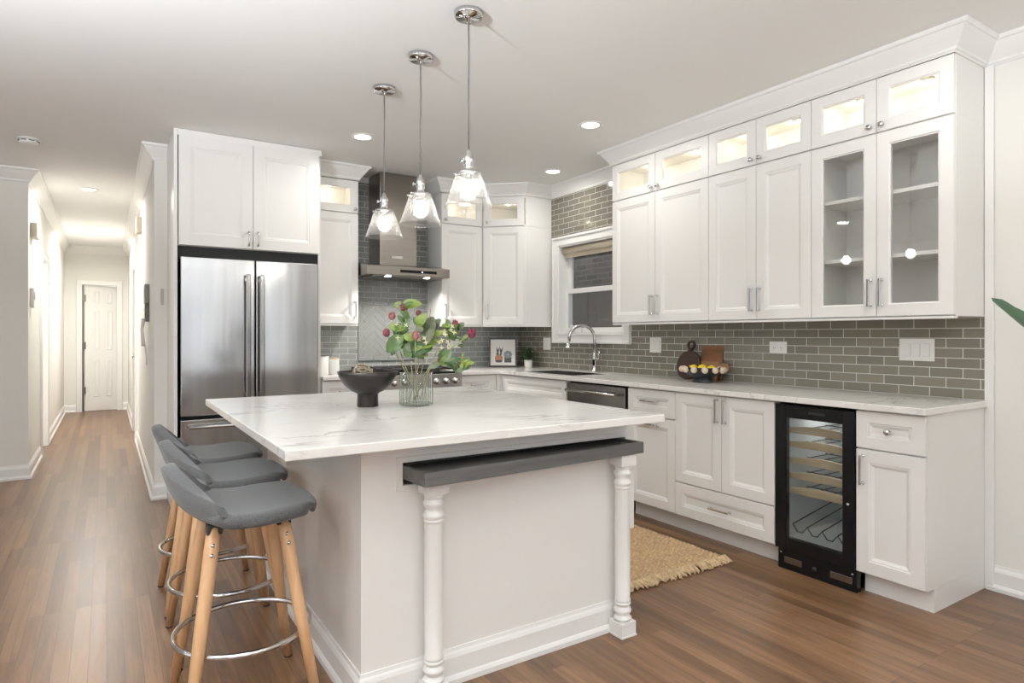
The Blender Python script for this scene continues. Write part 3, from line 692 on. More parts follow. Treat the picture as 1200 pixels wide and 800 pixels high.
for x in (.425, .518):
    MB().box((x - .016, -.69, .77), (x + .016, -.664, 1.665)).box((x - .012, -.665, .79), (x + .012, -.625, .82)).box((x - .012, -.665, 1.615), (x + .012, -.625, 1.645)).build('handle', HANDLE, fr, .006)
MB().tube([(.045, -.675, .60), (.885, -.675, .60)], .012, 14).tube([(.07, -.625, .60), (.07, -.675, .60)], .009, 10).tube([(.86, -.625, .60), (.86, -.675, .60)], .009, 10).build('drawer_handle', STEEL, fr)

DK = YB - 5.178
h = ZS - ZU; h2 = ZT - ZS
cabinet('wall_cabinet', 'single-door white wall cabinet between refrigerator and range hood', (1.393, YB, ZU), 0, .397, h, DK, [(0, .397, .004, h - .003, 'door', ('v', .365, .125))], group='wall cabinets on the back wall', rail=True)
cabinet('top_cabinet', 'small lit top cabinet between refrigerator and range hood', (1.393, YB, ZS), 0, .397, h2 + .002, DK, [(0, .397, .003, h2, 'glass', ('k', .365, .035))], hollow=True, puck=True, group='lit top cabinets on the back wall')
wx = 3.004 - 2.57
cabinet('wall_cabinet', 'single-door white wall cabinet just right of the range hood', (2.57, YB, ZU), 0, wx, h, DK, [(0, wx - .004, .004, h - .003, 'door', ('v', .034, .125))], group='wall cabinets on the back wall', rail=True)
cabinet('top_cabinet', 'small lit top cabinet just right of the range hood', (2.57, YB, ZS), 0, wx, h2 + .002, DK, [(0, wx - .004, .003, h2, 'glass', ('k', .034, .035))], hollow=True, puck=True, group='lit top cabinets on the back wall')
# diagonal corner cabinets
ang = math.atan2(4.90 - 5.178, 3.311 - 3.004); dl = math.hypot(3.311 - 3.004, 4.90 - 5.178)
def corner(name, label, z0, hh, kind, hd, group):
    r = thing(name, label, 'cabinet', (3.004, 5.178, z0), 0, group); t = .016
    P = lambda x, y: (x - 3.004, y - 5.178)
    out = [P(3.004, 5.178), P(3.311, 4.90), P(XW - TH, 4.90), P(XW - TH, YB), P(3.004, YB)]
    m = MB()
    if kind == 'door': m.prism(out, 0, hh, 'z')
    else:
        m.prism(out, 0, t - .0002, 'z'); m.prism(out, hh - t + .0002, hh, 'z')
        m.box((*P(3.311, 4.90), t), (*P(XW - TH, 4.90 + t), hh - t)).box((*P(XW - TH - t, 4.92), t), (*P(XW - TH, YB), hh - t)).box((*P(3.02, YB - t - .01), t), (*P(XW - TH - t, YB), hh - t)).box((*P(3.004, 5.178), t), (*P(3.004 + t, YB), hh - t))
    m.build('carcass', CAB, r, .001)
    mb, s = front_mesh(dl - .03, hh - .008, .058, kind == 'glass')
    q = mb.build('door', CAB, r, loc=(.015 * math.cos(ang), .015 * math.sin(ang), .004), rot=(0, 0, ang))
    if kind == 'glass':
        B((s - .004, -.012, s - .004), (dl - .03 - s + .004, -.008, hh - .008 - s + .004)).build('glass_pane', PANE, q)
        p = MB().lathe([(.03, 0), (.03, -.010), (.024, -.013)], 20, (.3, .02, hh - t)).build('puck_light', NICKEL, r)
        MB().lathe([(.022, -.0131), (.021, -.015), (0, -.0152)], 20, (.3, .02, hh - t)).build('puck_lens', PUCKM, p)
        point('cabinet_light', (.3, .02, hh - t - .05), PUCK, (1, .88, .70), .018, r)
        knob_mesh().build('knob', NICKEL, q, loc=(.034, -.0195, .035))
        B((.03, .03, hh), (.59, .29, hh + .11)).build('cover_board', CAB, r)
    else:
        pull_mesh().build('handle', CHROME, q, loc=(.034, -.0195, .125), bevel=.0015)
        MB().prism([P(3.004, 5.16), P(3.30, 4.884), P(XW - TH, 4.884), P(XW - TH, 4.90), P(3.311, 4.90), P(3.004, 5.178)], -.012, 0, 'z').build('light_rail', CAB, r)
    return r
corner('corner_wall_cabinet', 'angled white corner wall cabinet left of the sink window', ZU, h - .001, 'door', None, None)
corner('corner_top_cabinet', 'small lit angled cabinet on top of the corner wall cabinet', ZS, h2 + .002, 'glass', None, None)
DKB = YB - 4.86
cabinet('base_cabinet', 'narrow white base cabinet between refrigerator and range', (1.393, YB, 0), 0, .403, ZCB, DKB, [(0, .403, .70, .876, 'drawer', ('h', .2, .79)), (0, .403, .112, .696, 'door', ('v', .37, .60))], toe=.105, group='base cabinets on the back wall')
cabinet('base_cabinet', 'white base cabinet in the corner right of the range', (2.58, YB, 0), 0, .424, ZCB, DKB, [(0, .38, .70, .876, 'drawer', ('h', .19, .79)), (0, .38, .112, .696, 'door', ('v', .034, .60))], toe=.105, group='base cabinets on the back wall')

# range
rg = thing('range', 'stainless gas range with black grates and front knobs', 'range', (1.80, YB - .012, 0)); w = .775
B((0, -.62, .06), (w, 0, .905)).build('body', STEELD, rg); B((.01, -.60, 0), (w - .01, -.05, .06)).build('plinth', BLACKM, rg)
B((0, -.685, .785), (w, -.618, .905)).build('control_panel', STEEL, rg, .004)
od = B((.006, -.668, .16), (w - .006, -.622, .775)).build('oven_door', STEEL, rg, .004)
MB().tube([(.06, -.72, .72), (w - .06, -.72, .72)], .013, 14).tube([(.08, -.66, .72), (.08, -.72, .72)], .009).tube([(w - .08, -.66, .72), (w - .08, -.72, .72)], .009).build('oven_handle', STEEL, od)
B((.16, -.670, .30), (w - .16, -.666, .62)).build('oven_window', BLACK, od)
B((.004, -.64, .905), (w - .004, -.004, .917)).build('cooktop', BLACK, rg, .003)
for x in (.065, .155, .245, .53, .62, .71):
    k = MB().lathe([(.028, 0), (.028, -.006), (.022, -.010), (.021, -.034), (.018, -.040), (0, -.041)], 20, (0, 0, 0), 'y').build('knob', NICKEL, rg, loc=(x, -.685, .845))
for x0, x1 in ((.02, .265), (.275, .50), (.51, .755)):
    m = MB()
    for y in (-.60, -.46, -.32, -.18, -.04): m.box((x0, y - .007, .935), (x1, y + .007, .950))
    for x in (x0 + .007, (x0 + x1) / 2, x1 - .007): m.box((x - .007, -.607, .935), (x + .007, -.033, .950))
    for x in (x0 + .007, x1 - .007):
        for y in (-.60, -.04): m.box((x - .008, y - .008, .917), (x + .008, y + .008, .936))
    m.build('grate', IRON, rg, .002)
for x in (.14, .63):
    for y in (-.45, -.18): MB().lathe([(.045, 0), (.045, .008), (.03, .012), (0, .013)], 20, (x, y, .917)).build('burner', IRON, rg)

# hood
hd = thing('range_hood', 'stainless chimney range hood with slim canopy above the range', 'range hood', (1.80, YB - TH - .001, 0)); w = .757
MB().prism([(-.49, 1.735), (-.49, 1.812), (-.30, 1.845), (0, 1.845), (0, 1.735)], 0, w, 'x').build('canopy', HOODS, hd, .002)
B((.19, -.28, 1.845), (.535, 0, H - .002)).build('chimney', HOODS, hd, .003)
B((.30, -.2825, 1.905), (.40, -.279, 1.925)).build('name_plate', CHROME, hd)
B((.29, -.493, 1.762), (.63, -.488, 1.786)).build('control_strip', BLACK, hd)
MB().lathe([(.004, 0), (.004, -.002), (0, -.0022)], 10, (.49, -.493, 1.774), 'y').build('control_led', LENS, hd)
B((.06, -.45, 1.728), (w - .06, -.05, 1.735)).build('grease_filter', STEELD, hd)
for x in (.20, .56):
    MB().lathe([(.03, 0), (.03, -.006), (.024, -.008), (0, -.008)], 20, (x, -.43, 1.7345)).build('hood_lamp', HOODL, hd)
    l = area('hood_light', (x, -.43, 1.722), (0, 0, 0), .05, .05, 5.0, (1, .96, .9), 'DISK', 2.4); l.parent = hd

# ------------------------------------------------------------------ island
IX0, IX1, IY0, IY1 = .70, 1.88, 2.0, 3.42
isl = thing('kitchen_island', 'white kitchen island with two turned posts and a pull-out tray', 'kitchen island', ((IX0 + IX1) / 2, (IY0 + IY1) / 2, 0))
ox, oy = (IX0 + IX1) / 2, (IY0 + IY1) / 2
def IB(x0, y0, z0, x1, y1, z1): return B((x0 - ox, y0 - oy, z0), (x1 - ox, y1 - oy, z1))
m = MB()   # body: left wall, back, right side, front panel with the tray slot
m.box((IX0 - ox, IY0 + .02 - oy, 0), (IX1 - .05 - ox, IY1 - oy, .10)).box((IX0 - ox, IY0 + .02 - oy, .10), (IX1 - ox, IY1 - oy, .70)).box((IX0 - ox, IY0 + .5 - oy, .70), (IX1 - ox, IY1 - oy, ZCB)).box((IX0 - ox, IY0 + .02 - oy, .82), (IX1 - ox, IY0 + .5 - oy, ZCB)).box((IX0 - ox, IY0 + .02 - oy, .70), (.84 - ox, IY0 + .5 - oy, .82)).box((1.86 - ox, IY0 + .02 - oy, .70), (IX1 - ox, IY0 + .5 - oy, .82))
m.build('body', CAB, isl)
fpn = MB().slab([IX0, .842, 1.862, IX1], [0.10, .722, .802, ZCB], hole, IY0, IY0 + .02); upright(fpn, 'y')
fpn.box((IX0, IY0, 0), (IX1 - .03, IY0 + .02, .10)); fpn.v = [(p[0] - ox, p[1] - oy, p[2]) for p in fpn.v]; fpn.build('front_panel', CAB, isl)
fm = MB()
for a, b, c, e in ((.822, .704, 1.878, .724), (.822, .800, 1.878, .820), (.822, .7241, .844, .7999), (1.858, .7241, 1.878, .7999)): fm.box((a - ox, IY0 - .008 - oy, b), (c - ox, IY0 - oy, e))
fm.build('slot_trim', CAB, isl, .002)
bb = MB().sweep([(p[0] - ox, p[1] - oy) for p in ((IX0, IY1), (IX0, IY0), (IX1 - .06, IY0))][::-1], [(-o_, z) for o_, z in BASE][::-1])
bb = MB(); path = [(IX1 - .06 - ox, IY0 - oy), (IX0 - ox, IY0 - oy), (IX0 - ox, IY1 - oy)]
bb.sweep(path, [(o_, z) for o_, z in BASE]); bb.build('baseboard', TRIM, isl)
# right hand side drawer fronts (seen edge on)
IB(IX1 + .006, IY0 + .005, .40, IX1 + .04, IY0 + .48, .872).build('drawer', CAB, isl, .002)
for y0, y1 in ((IY0 + .49, IY0 + .95), (IY0 + .96, IY1 - .01)): IB(IX1 + .001, y0, .112, IX1 + .021, y1, .872).build('door', CAB, isl, .002)
IB(IX1 + .001, IY0 + .006, .112, IX1 + .02, IY0 + .48, .395).build('door', CAB, isl, .002)
# tray, slightly askew in its slot
tr = MB(); tx, ty, tz = 1.018, .155, .046; th = .016
tr.box((0, 0, 0), (tx, th, tz)).box((0, th, 0), (th, ty + .16, tz)).box((tx - th, th, 0), (tx, ty + .05, tz)).box((th, th, .006), (tx - th, ty + .05, .033))
tr.build('pull_out_tray', TRAYW, isl, .002, loc=(.853 - ox, 1.838 - oy, .7455), rot=(0, 0, math.radians(3.2)))
def post():
    m = MB(); q = .039
    m.box((-q, -q, .008), (q, q, .060)).box((-q - .003, -q - .003, 0), (q + .003, q + .003, .008)).box((-q, -q, .698), (q, q, .744))
    prof = [(.028, .060), (.036, .065), (.037, .072), (.030, .078), (.027, .085), (.034, .094), (.0365, .103), (.033, .112), (.027, .119), (.033, .126), (.035, .132), (.031, .138), (.0335, .142), (.0335, .147), (.0305, .152),
            (.0315, .36), (.0305, .600), (.0335, .605), (.0335, .611), (.031, .615), (.0345, .621), (.0365, .630), (.033, .640), (.0285, .648), (.0285, .657), (.0345, .668), (.0365, .679), (.032, .690), (.0285, .696), (.033, .701), (.033, .709), (.028, .716)]
    prof = [(r_, z_ if z_ < .6 else .6 + (z_ - .6) * .85) for r_, z_ in prof]; m.lathe(prof, 28)
    return m
for x, y in ((.933, 1.94), (1.792, 1.94)): post().build('turned_post', CAB, isl, .0015, loc=(x - ox, y - oy, 0))
it = B((.414, 1.797, ZCB), (1.888, 3.462, ZC)).build('island_worktop', MARBLE, None, .003); tag(it, 'large white veined worktop of the kitchen island', 'worktop')

# ------------------------------------------------------------------ bar stools
def make_stool():
    r = thing('bar_stool', '', 'bar stool')
    # shell: profile (x, z) from front lip to back top; width varies
    prof = [(.206, -.006), (.200, .003), (.165, .006), (.09, .002), (0, -.004), (-.09, -.002), (-.145, .012), (-.180, .042), (-.204, .085), (-.222, .135), (-.230, .168)]
    half = [.140, .172, .200, .214, .218, .216, .212, .208, .203, .198, .190]
    def fn(u, v):
        k = v * (len(prof) - 1); i = min(int(k), len(prof) - 2); f = k - i
        L = lambda a: a[i] * (1 - f) + a[i + 1] * f
        x = L([p[0] for p in prof]); z = L([p[1] for p in prof]); hw = L(half)
        s = 2 * u - 1; a = abs(s); b = 6 / 10
        if v > b:       # the back: its top edge falls in an arc to the seat at both sides and wraps forward
            q = 1 - .84 * a ** 1.6; x = prof[6][0] + (x - prof[6][0]) * q; z = prof[6][1] + (z - prof[6][1]) * q
        wrap = min(1, max(0, (v - .35) / .35))
        x += .07 * wrap * a ** 2 - .03 * max(0, 1 - v / .3) * a ** 3
        return (x, s * hw * (1 - .0 * wrap), z + .006 * wrap * a ** 2)
    MB().grid(fn, 14, 20).build('seat_shell', FABRIC, r, loc=(0, 0, .655), solid=.046, sub=2)
    for sx in (-1, 1):
        for sy in (-1, 1):
            tx, ty, bx, by = sx * .105, sy * .105, sx * .195, sy * .205
            lg = MB().tube([(tx, ty, .625), (tx + (bx - tx) * .12, ty + (by - ty) * .12, .55), (tx + (bx - tx) * .5, ty + (by - ty) * .5, .31), (bx, by, .008)], [.021, .0225, .0205, .0145], 16).build('leg', BEECH, r)
            MB().lathe([(.012, 0), (.0145, .003), (.0145, .010)], 14, (bx, by, 0)).build('foot_glide', BLACKM, lg)
            MB().box((tx - .024, ty - .02, .603), (tx + .024, ty + .02, .640)).build('bracket', BLACKM, lg, .006)
            for z in (.575, .545):
                f = (.625 - z) / .617
                MB().lathe([(.0065, 0), (.0065, -.002), (0, -.0035)], 10, (tx + (bx - tx) * f, ty + (by - ty) * f + sy * .0215, z), 'y').turn(Matrix.Identity(4)).build('bolt', CHROME, lg)
    R = .213; MB().tube([(R * math.cos(2 * PI * i / 40), R * math.sin(2 * PI * i / 40), .245) for i in range(40)], .009, 10, closed=True).build('foot_ring', CHROME, r)
    MB().box((-.09, -.09, .618), (.09, .09, .634)).build('seat_plate', BLACKM, r, .004)
    return r
st = make_stool(); grp = 'bar stools along the island'
for i, (x, y, lab) in enumerate(((.392, 2.295, 'grey upholstered bar stool with beech legs nearest the front island corner'), (.418, 2.815, 'grey upholstered bar stool with beech legs, middle of the row'), (.420, 3.325, 'grey upholstered bar stool with beech legs nearest the refrigerator'))):
    o = st if i == 0 else copy_tree(st)
    o.location = (x, y, 0); o['label'] = lab; o['group'] = grp

# ------------------------------------------------------------------ pendants, ceiling lights, detector
def make_pendant():
    r = thing('pendant_lamp', '', 'pendant lamp'); zb = 1.793 - H    # rim height below the ceiling
    MB().lathe([(.064, -.001), (.064, -.018), (.058, -.024), (.02, -.025), (.012, -.03), (.009, -.045), (0, -.046)], 32).build('ceiling_canopy', CHROME, r)
    MB().tube([(0, 0, -.04), (.002, .001, -.2), (-.001, .001, -.4), (0, 0, zb + .235)], .0038, 8).build('cord', mat('grey_cloth_cord', (.16, .16, .16), .6), r)
    q = MB().lathe([(.006, .255), (.010, .245), (.012, .232), (.019, .226), (.022, .215), (.022, .188), (.019, .182), (.019, .165), (.024, .160), (.05, .156), (.054, .150), (.054, .142), (.046, .140)], 28).build('socket', CHROME, r, loc=(0, 0, zb))
    m = MB()
    for k in range(3):
        a = k * 2 * PI / 3 + .5; m.tube([(.052 * math.cos(a), .052 * math.sin(a), .147), (.066 * math.cos(a), .066 * math.sin(a), .147)], [.003, .0045], 8)
    m.build('thumb_screws', CHROME, q)
    m = MB().tube([(-.02, 0, .20), (-.036, 0, .20)], .004, 8).lathe([(.009, -.003), (.011, 0), (.009, .003)], 12, (-.038, 0, .20), 'x'); m.build('switch_key', CHROME, q)
    pr = [(.048, .146), (.056, .143), (.063, .128), (.104, .006), (.106, 0), (.1035, 0), (.1015, .006), (.0605, .126), (.054, .140), (.048, .143)]
    MB().lathe(pr, 48, closed=True).build('glass_shade', SEED, r, loc=(0, 0, zb))
    b = MB().lathe([(0, .034), (.013, .0365), (.025, .045), (.0325, .058), (.0345, .070), (.0325, .082), (.025, .095), (.0145, .104), (.0135, .105), (0, .1055)], 24).build('bulb', BULBM, r, loc=(0, 0, zb))
    MB().lathe([(.0134, .1055), (.0150, .108), (.0150, .142)], 20).build('bulb_cap', NICKEL, b)
    return r
pd = make_pendant()
for i, (y, lab) in enumerate(((2.43, 'glass pendant lamp hanging nearest the camera, highest in the photo'), (2.935, 'middle glass pendant lamp of the three over the island'), (3.43, 'glass pendant lamp farthest from the camera, in front of the hood chimney'))):
    o = pd if i == 0 else copy_tree(pd)
    o.location = (1.338, y, H); o['label'] = lab; o['group'] = 'glass pendants over the island'
def downlight(x, y, label, power, spread=math.radians(170)):
    r = thing('downlight', label, 'ceiling light', (x, y, H), 0, 'recessed ceiling lights')
    MB().lathe([(.085, -.0005), (.083, -.006), (.066, -.009), (.062, -.004)], 32).build('trim_ring', TRIM, r)
    MB().lathe([(.063, -.003), (.05, -.0055), (0, -.006)], 32).build('lens', LENS, r)
    l = area('downlight_light', (0, 0, -.012), (0, 0, 0), .12, .12, power, (1, .965, .92), 'DISK', spread); l.parent = r
downlight(1.539, 4.361, 'round recessed ceiling light above the refrigerator end of the island', CAN)
downlight(2.743, 3.282, 'round recessed ceiling light right of the pendants, beside the right wall cabinets', CAN)
downlight(3.25, 4.392, 'round recessed ceiling light in front of the sink window', CAN * .8)
downlight(-.145, 7.37, 'recessed ceiling light in the hall, nearer one', HALLCAN, math.radians(165))
downlight(-.150, 10.33, 'recessed ceiling light in the hall, farther one', HALLCAN * 2.6, math.radians(165))
for x, y in ((2.743, 1.15), (1.2, .55), (-.6, 1.6), (-1.2, 4.4), (.5, -1.6)):
    area('downlight_light', (x, y, H - .012), (0, 0, 0), .12, .12, CAN, (1, .965, .92), 'DISK', math.radians(170))
sd = thing('smoke_detector', 'round white smoke detector on the ceiling before the hall', 'smoke detector', (-.472, 5.72, H))
MB().lathe([(.072, -.0005), (.072, -.008), (.068, -.010)], 32).build('base', PLASTIC, sd)
MB().lathe([(.060, -.010), (.060, -.026), (.052, -.036), (.02, -.038), (0, -.038)], 32).build('body', PLASTIC, sd)
m = MB()
for k in range(8):
    a0 = k * PI / 4 + .06; pts = [(.0605 * math.cos(a0 + j * .11), .0605 * math.sin(a0 + j * .11), -.019) for j in range(6)]; m.tube(pts, .0035, 6)
m.build('vent_slots', SLOT, sd)

# ------------------------------------------------------------------ wall plates
def plate(label, loc, rz, w, h, kind, cat):
    r = thing('wall_switch' if cat == 'switch' else 'power_outlet', label, cat, loc, rz)
    B((-w / 2, -.006, -h / 2), (w / 2, 0, h / 2)).build('cover_plate', PLASTIC, r, .002)
    if kind[0] == 's':
        n = int(kind[1])
        for k in range(n):
            x = (k - (n - 1) / 2) * .046
            B((x - .0165, -.0085, -.033), (x + .0165, -.006, .033)).build('rocker', PLASTIC, r, .001)
            m = B((x - .018, -.0064, -.0345), (x + .018, -.0059, -.0332)).box((x - .018, -.0064, .0332), (x + .018, -.0059, .0345)).box((x + .0167, -.0064, -.0345), (x + .018, -.0059, .0345)).build('rocker_gap', mat('plate_gap', (.4, .4, .39), .6), r)
    else:
        for k in (-1, 1):
            c = (k * .024, 0) if kind == 'oh' else (0, k * .024)
            o = B((c[0] - .015, -.0075, c[1] - .015), (c[0] + .015, -.006, c[1] + .015)).build('receptacle', PLASTIC, r, .002)
            B((c[0] - .007, -.0079, c[1] - .004), (c[0] - .005, -.0074, c[1] + .005)).box((c[0] + .005, -.0079, c[1] - .004), (c[0] + .007, -.0074, c[1] + .005)).box((c[0] - .002, -.0079, c[1] - .010), (c[0] + .002, -.0074, c[1] - .007)).build('slots', SLOT, o)
XT = XW - TH
plate('white triple rocker switch on tile below the glass-door cabinet', (XT, 1.642, 1.155), RZ, .172, .118, 's3', 'switch')
plate('white horizontal outlet on tile right of the cutting boards', (XT, 2.46, 1.153), RZ, .122, .076, 'oh', 'outlet')
plate('white double rocker switch on tile between window and cutting boards', (XT, 3.527, 1.155), RZ, .118, .118, 's2', 'switch')
plate('white switch plate on tile left of the window, above the small plant', (XT, 4.97, 1.148), RZ, .118, .118, 's2', 'switch')
plate('white outlet on back tile behind the flowers', (2.875, YB - TH, 1.150), 0, .118, .09, 'oh', 'outlet')
plate('white outlet on back tile above the canisters', (1.455, YB - TH, 1.10), 0, .10, .09, 'oh', 'outlet')
plate('white light switch on the hall end wall beside the door', (-.49, HYE, 1.17), 0, .075, .118, 's1', 'switch')

# ------------------------------------------------------------------ hall devices
def device(name, label, cat, loc, rz, w, h, d, m1, extra=None):
    r = thing(name, label, cat, loc, rz); B((-w / 2, -d, -h / 2), (w / 2, 0, h / 2)).build('housing', m1, r, .004)
    if extra: B((-w * .3, -d - .004, -h * .1), (w * .3, -d, h * .3)).build('display', extra, r, .002)
    return r
LZ = PI / 2
device('door_chime', 'cream door chime box high on the left hall wall', 'door chime', (HX0, 7.05, 2.16), LZ, .22, .13, .05, mat('aged_cream_plastic', (.60, .56, .46), .5), PLASTIC)
device('thermostat', 'white thermostat on the left hall wall below the chime', 'thermostat', (HX0, 6.98, 1.56), LZ, .13, .17, .03, PLASTIC, mat('grey_screen', (.35, .36, .36), .3))
device('alarm_box', 'small beige alarm box high on the right hall wall', 'alarm', (HX1, 7.4, 2.34), RZ, .16, .16, .05, mat('beige_plastic', (.56, .48, .38), .5), PLASTIC)
device('keypad', 'grey keypad on the right hall wall', 'keypad', (HX1, 6.10, 1.575), RZ, .16, .16, .035, mat('grey_metal_plate', (.22, .21, .19), .4), NICKEL)
ip = device('intercom', 'wall intercom with hanging handset on the right hall wall', 'intercom', (HX1, 6.12, 1.42), RZ, .12, .15, .03, mat('brown_plate', (.13, .12, .10), .4), PLASTIC)
MB().tube([(.0, -.04, -.05), (.01, -.05, -.14), (.015, -.045, -.22), (.02, -.04, -.28)], [.016, .012, .013, .018], 10).build('handset', PLASTIC, ip)
MB().tube([(.02, -.03, -.27), (.03, -.02, -.36), (.035, -.018, -.44)], .006, 8).build('coiled_cord', PLASTIC, ip)
device('door_bell', 'small wall plate on the short wall beside the refrigerator panel', 'wall plate', (.352, HY0, 1.52), 0, .02, .12, .012, mat('grey_beige_plate', (.45, .43, .40), .5))

# ------------------------------------------------------------------ things on the island
bw = thing('footed_bowl', 'dark bronze footed bowl on the island worktop', 'bowl', (.985, 2.725, ZC))
MB().lathe([(.046, 0), (.047, .003), (.046, .055), (.05, .060), (.075, .072), (.105, .100), (.125, .132), (.134, .156), (.131, .157), (.121, .134), (.100, .104), (.07, .079), (0, .070)], 48).build('bowl', BRONZE, bw)
vb = thing('vine_ball', 'woven dried vine ball inside the bronze bowl', 'decorative ball', (.965, 2.735, ZC + .146)); m = MB()
for k in range(16):
    ax = Vector((random.gauss(0, 1), random.gauss(0, 1), random.gauss(0, 1))).normalized(); u = ax.orthogonal().normalized(); v = ax.cross(u); rr = .043 + random.uniform(-.004, .004)
    m.tube([(u * math.cos(2 * PI * i / 18) + v * math.sin(2 * PI * i / 18)) * rr + ax * random.uniform(-.006, .006) for i in range(18)], .0028, 6, closed=True)
m.build('vines', RATTAN, vb)
vp = thing('vine_twist', 'loose dried vine scraps beside the ball in the bronze bowl', 'decoration', (.92, 2.75, ZC + .118)); m = MB()
for k in range(6):
    a = random.uniform(0, 6); m.tube([(.02 * math.cos(a + j * .5) + .012 * (k % 3 - 1), .022 * math.sin(a + j * .5), .004 * k + .004 * math.sin(j)) for j in range(9)], .003, 6)
m.build('vines', RATTAN, vp)

VX, VY = 1.183, 2.64
vs = thing('glass_vase', 'square ribbed clear glass vase on the island worktop', 'vase', (VX, VY, ZC), math.radians(20))
def ringp(hw, z, n=10):
    p = []
    for s, (dx, dy) in enumerate(((1, 0), (0, 1), (-1, 0), (0, -1))):
        pass
    for k in range(4 * n):
        a = 2 * PI * k / (4 * n); c, s_ = math.cos(a), math.sin(a); e = 5
        rr = hw / ((abs(c) ** e + abs(s_) ** e) ** (1 / e)); p.append((rr * c, rr * s_, z))
    return p
def rings(lst, name, m_, par):
    n = 40; q = MB(); V = []; F = []
    for hw, z in lst: V += ringp(hw, z)
    for j in range(len(lst) - 1):
        for i in range(n): F.append((j * n + i, j * n + (i + 1) % n, (j + 1) * n + (i + 1) % n, (j + 1) * n + i))
    F.append(tuple(reversed(range(n)))); F.append(tuple((len(lst) - 1) * n + i for i in range(n)))
    q.add(V, F, True); return q.build(name, m_, par)
rings([(.058, 0), (.060, .004), (.060, .150), (.0565, .150), (.0565, .018), (.03, .016)], 'vase_body', VASEG, vs)
m = MB()
for k in range(4 * 7):
    p = ringp(.0608, 0)[int(k * 40 / 28) % 40]; m.tube([(p[0], p[1], .004), (p[0], p[1], .147)], .0014, 5)
m.build('ribs', thin_glass('rib_glass_dark_reflection', (.72, .75, .71), .05), vs)  # darker glass tint on the ribs imitates dark vertical reflections
B((-.052, -.052, .002), (.052, .052, .016)).build('thick_base', thin_glass('vase_base_glass', (.86, .88, .86), .05), vs, .006)

def blade(m, base, d, up, L, Wd, curl=.25, n=8):
    base = Vector(base); d = Vector(d).normalized(); up = Vector(up); s = d.cross(up).normalized(); nrm = s.cross(d).normalized()
    V = []; F = []
    for i in range(n + 1):
        t = i / n; w = Wd * .5 * math.sin(PI * min(1, t * .96 + .02)) ** .6 * (1 - .2 * t)
        c = base + d * L * t - nrm * curl * L * t * t
        V += [c - s * w + nrm * w * .3, c, c + s * w + nrm * w * .3]
    for i in range(n):
        k = i * 3; F += [(k, k + 1, k + 4, k + 3), (k + 1, k + 2, k + 5, k + 4)]
    m.add(V, F, True)
# picture frame of reference at the vase: right/up vectors seen from the camera
RT = Vector((math.cos(math.radians(32.78)), -math.sin(math.radians(32.78)), 0)); FW = Vector((math.sin(math.radians(32.78)), math.cos(math.radians(32.78)), 0))
VC = Vector((VX, VY, ZC)); PXM = 737.83 / (VC.dot(FW))
def at(u, v, depth=0):
    uc = 600 + 737.83 * VC.dot(RT) / VC.dot(FW)
    vb_ = 392.2 - 737.83 * (ZC - 1.234) / VC.dot(FW)
    return VC + RT * ((u - uc) / PXM) + Vector((0, 0, (vb_ - v) / PXM)) + FW * depth
stems = [  # head (u, v, depth), head kind, leaves [(u, v, depth, length, width, material, dirx, dirz)]
    ((473.6, 360, .00), 'burr', .016, [(482, 356, -.01, .075, .045, 'L', .9, .15), (467, 357, .0, .04, .03, 'L', -.8, .2), (470, 374, .01, .04, .022, 'G', -.5, .5)], 'flower stem with tall burgundy thistle head and yellow-green leaf above the vase'),
    ((458, 370, .03), 'pink', .015, [(463, 383, 0, .05, .035, 'L', -.7, .2), (472, 384, -.02, .045, .03, 'L', .6, .4), (466, 392, .01, .05, .03, 'G', -.4, .5)], 'flower stem with dusty pink thistle head, upper left of the bouquet'),
    ((452.4, 390, .01), 'pinkd', .015, [(464, 402, -.03, .085, .06, 'G', -.3, -.35), (472, 400, .0, .08, .055, 'G', .4, -.5), (461, 411, .02, .04, .025, 'D', -.5, -.6)], 'flower stem with dark pink thistle head at the far left of the bouquet'),
    ((488.5, 366.5, .05), 'pink', .011, [(494, 375, -.02, .055, .045, 'L', .3, .5), (492, 384, .0, .045, .035, 'G', -.3, -.4)], 'flower stem with small pink thistle head in the middle of the bouquet'),
    ((504, 362, .02), 'none', 0, [(499, 388, -.01, .125, .085, 'Y', .25, .95), (504, 386, .03, .10, .06, 'Y', .5, .8)], 'stem with one large grey-green round leaf standing up'),
    ((489, 393.5, -.05), 'pink', .015, [(481, 410, -.04, .055, .05, 'G', -.2, -.5), (498, 408, -.03, .06, .05, 'D', .5, .1), (480, 395, -.02, .05, .035, 'L', -.8, .3), (492, 414, -.04, .05, .04, 'D', .3, -.2)], 'flower stem with dusty pink head low at the front of the bouquet'),
    ((532.4, 379, .04), 'pinkd', .013, [(529, 392, .03, .055, .035, 'G', .1, -.4), (538, 382, .05, .04, .03, 'Y', .5, .6), (524, 385, .04, .035, .025, 'L', -.6, .2), (511, 391, .0, .06, .03, 'L', .8, .35)], 'flower stem with pink thistle head, right side of the bouquet'),
    ((552.6, 390.5, .02), 'burr', .018, [(545, 395, .02, .03, .018, 'L', .6, .5), (540, 398, .03, .03, .018, 'Y', -.3, .5)], 'flower stem with burgundy thistle head leaning farthest right'),
    ((528, 420, -.04), 'none', 0, [(523, 417, -.05, .06, .04, 'G', .5, .5), (526, 424, -.04, .055, .035, 'L', .7, -.2), (532, 421, -.05, .05, .03, 'D', .9, .3), (519, 422, -.03, .045, .03, 'G', -.3, -.5)], 'low leafy sprig leaning right over the vase edge'),
    ((545, 424, -.02), 'none', 0, [(540, 426, -.02, .05, .032, 'L', .4, .8), (545, 426, -.02, .055, .03, 'L', .5, .7), (549, 425, -.01, .045, .022, 'L', 1, .1), (540, 428, -.03, .04, .025, 'Y', -.2, .6)], 'long low sprig with yellow-green leaf tips at far right'),
]
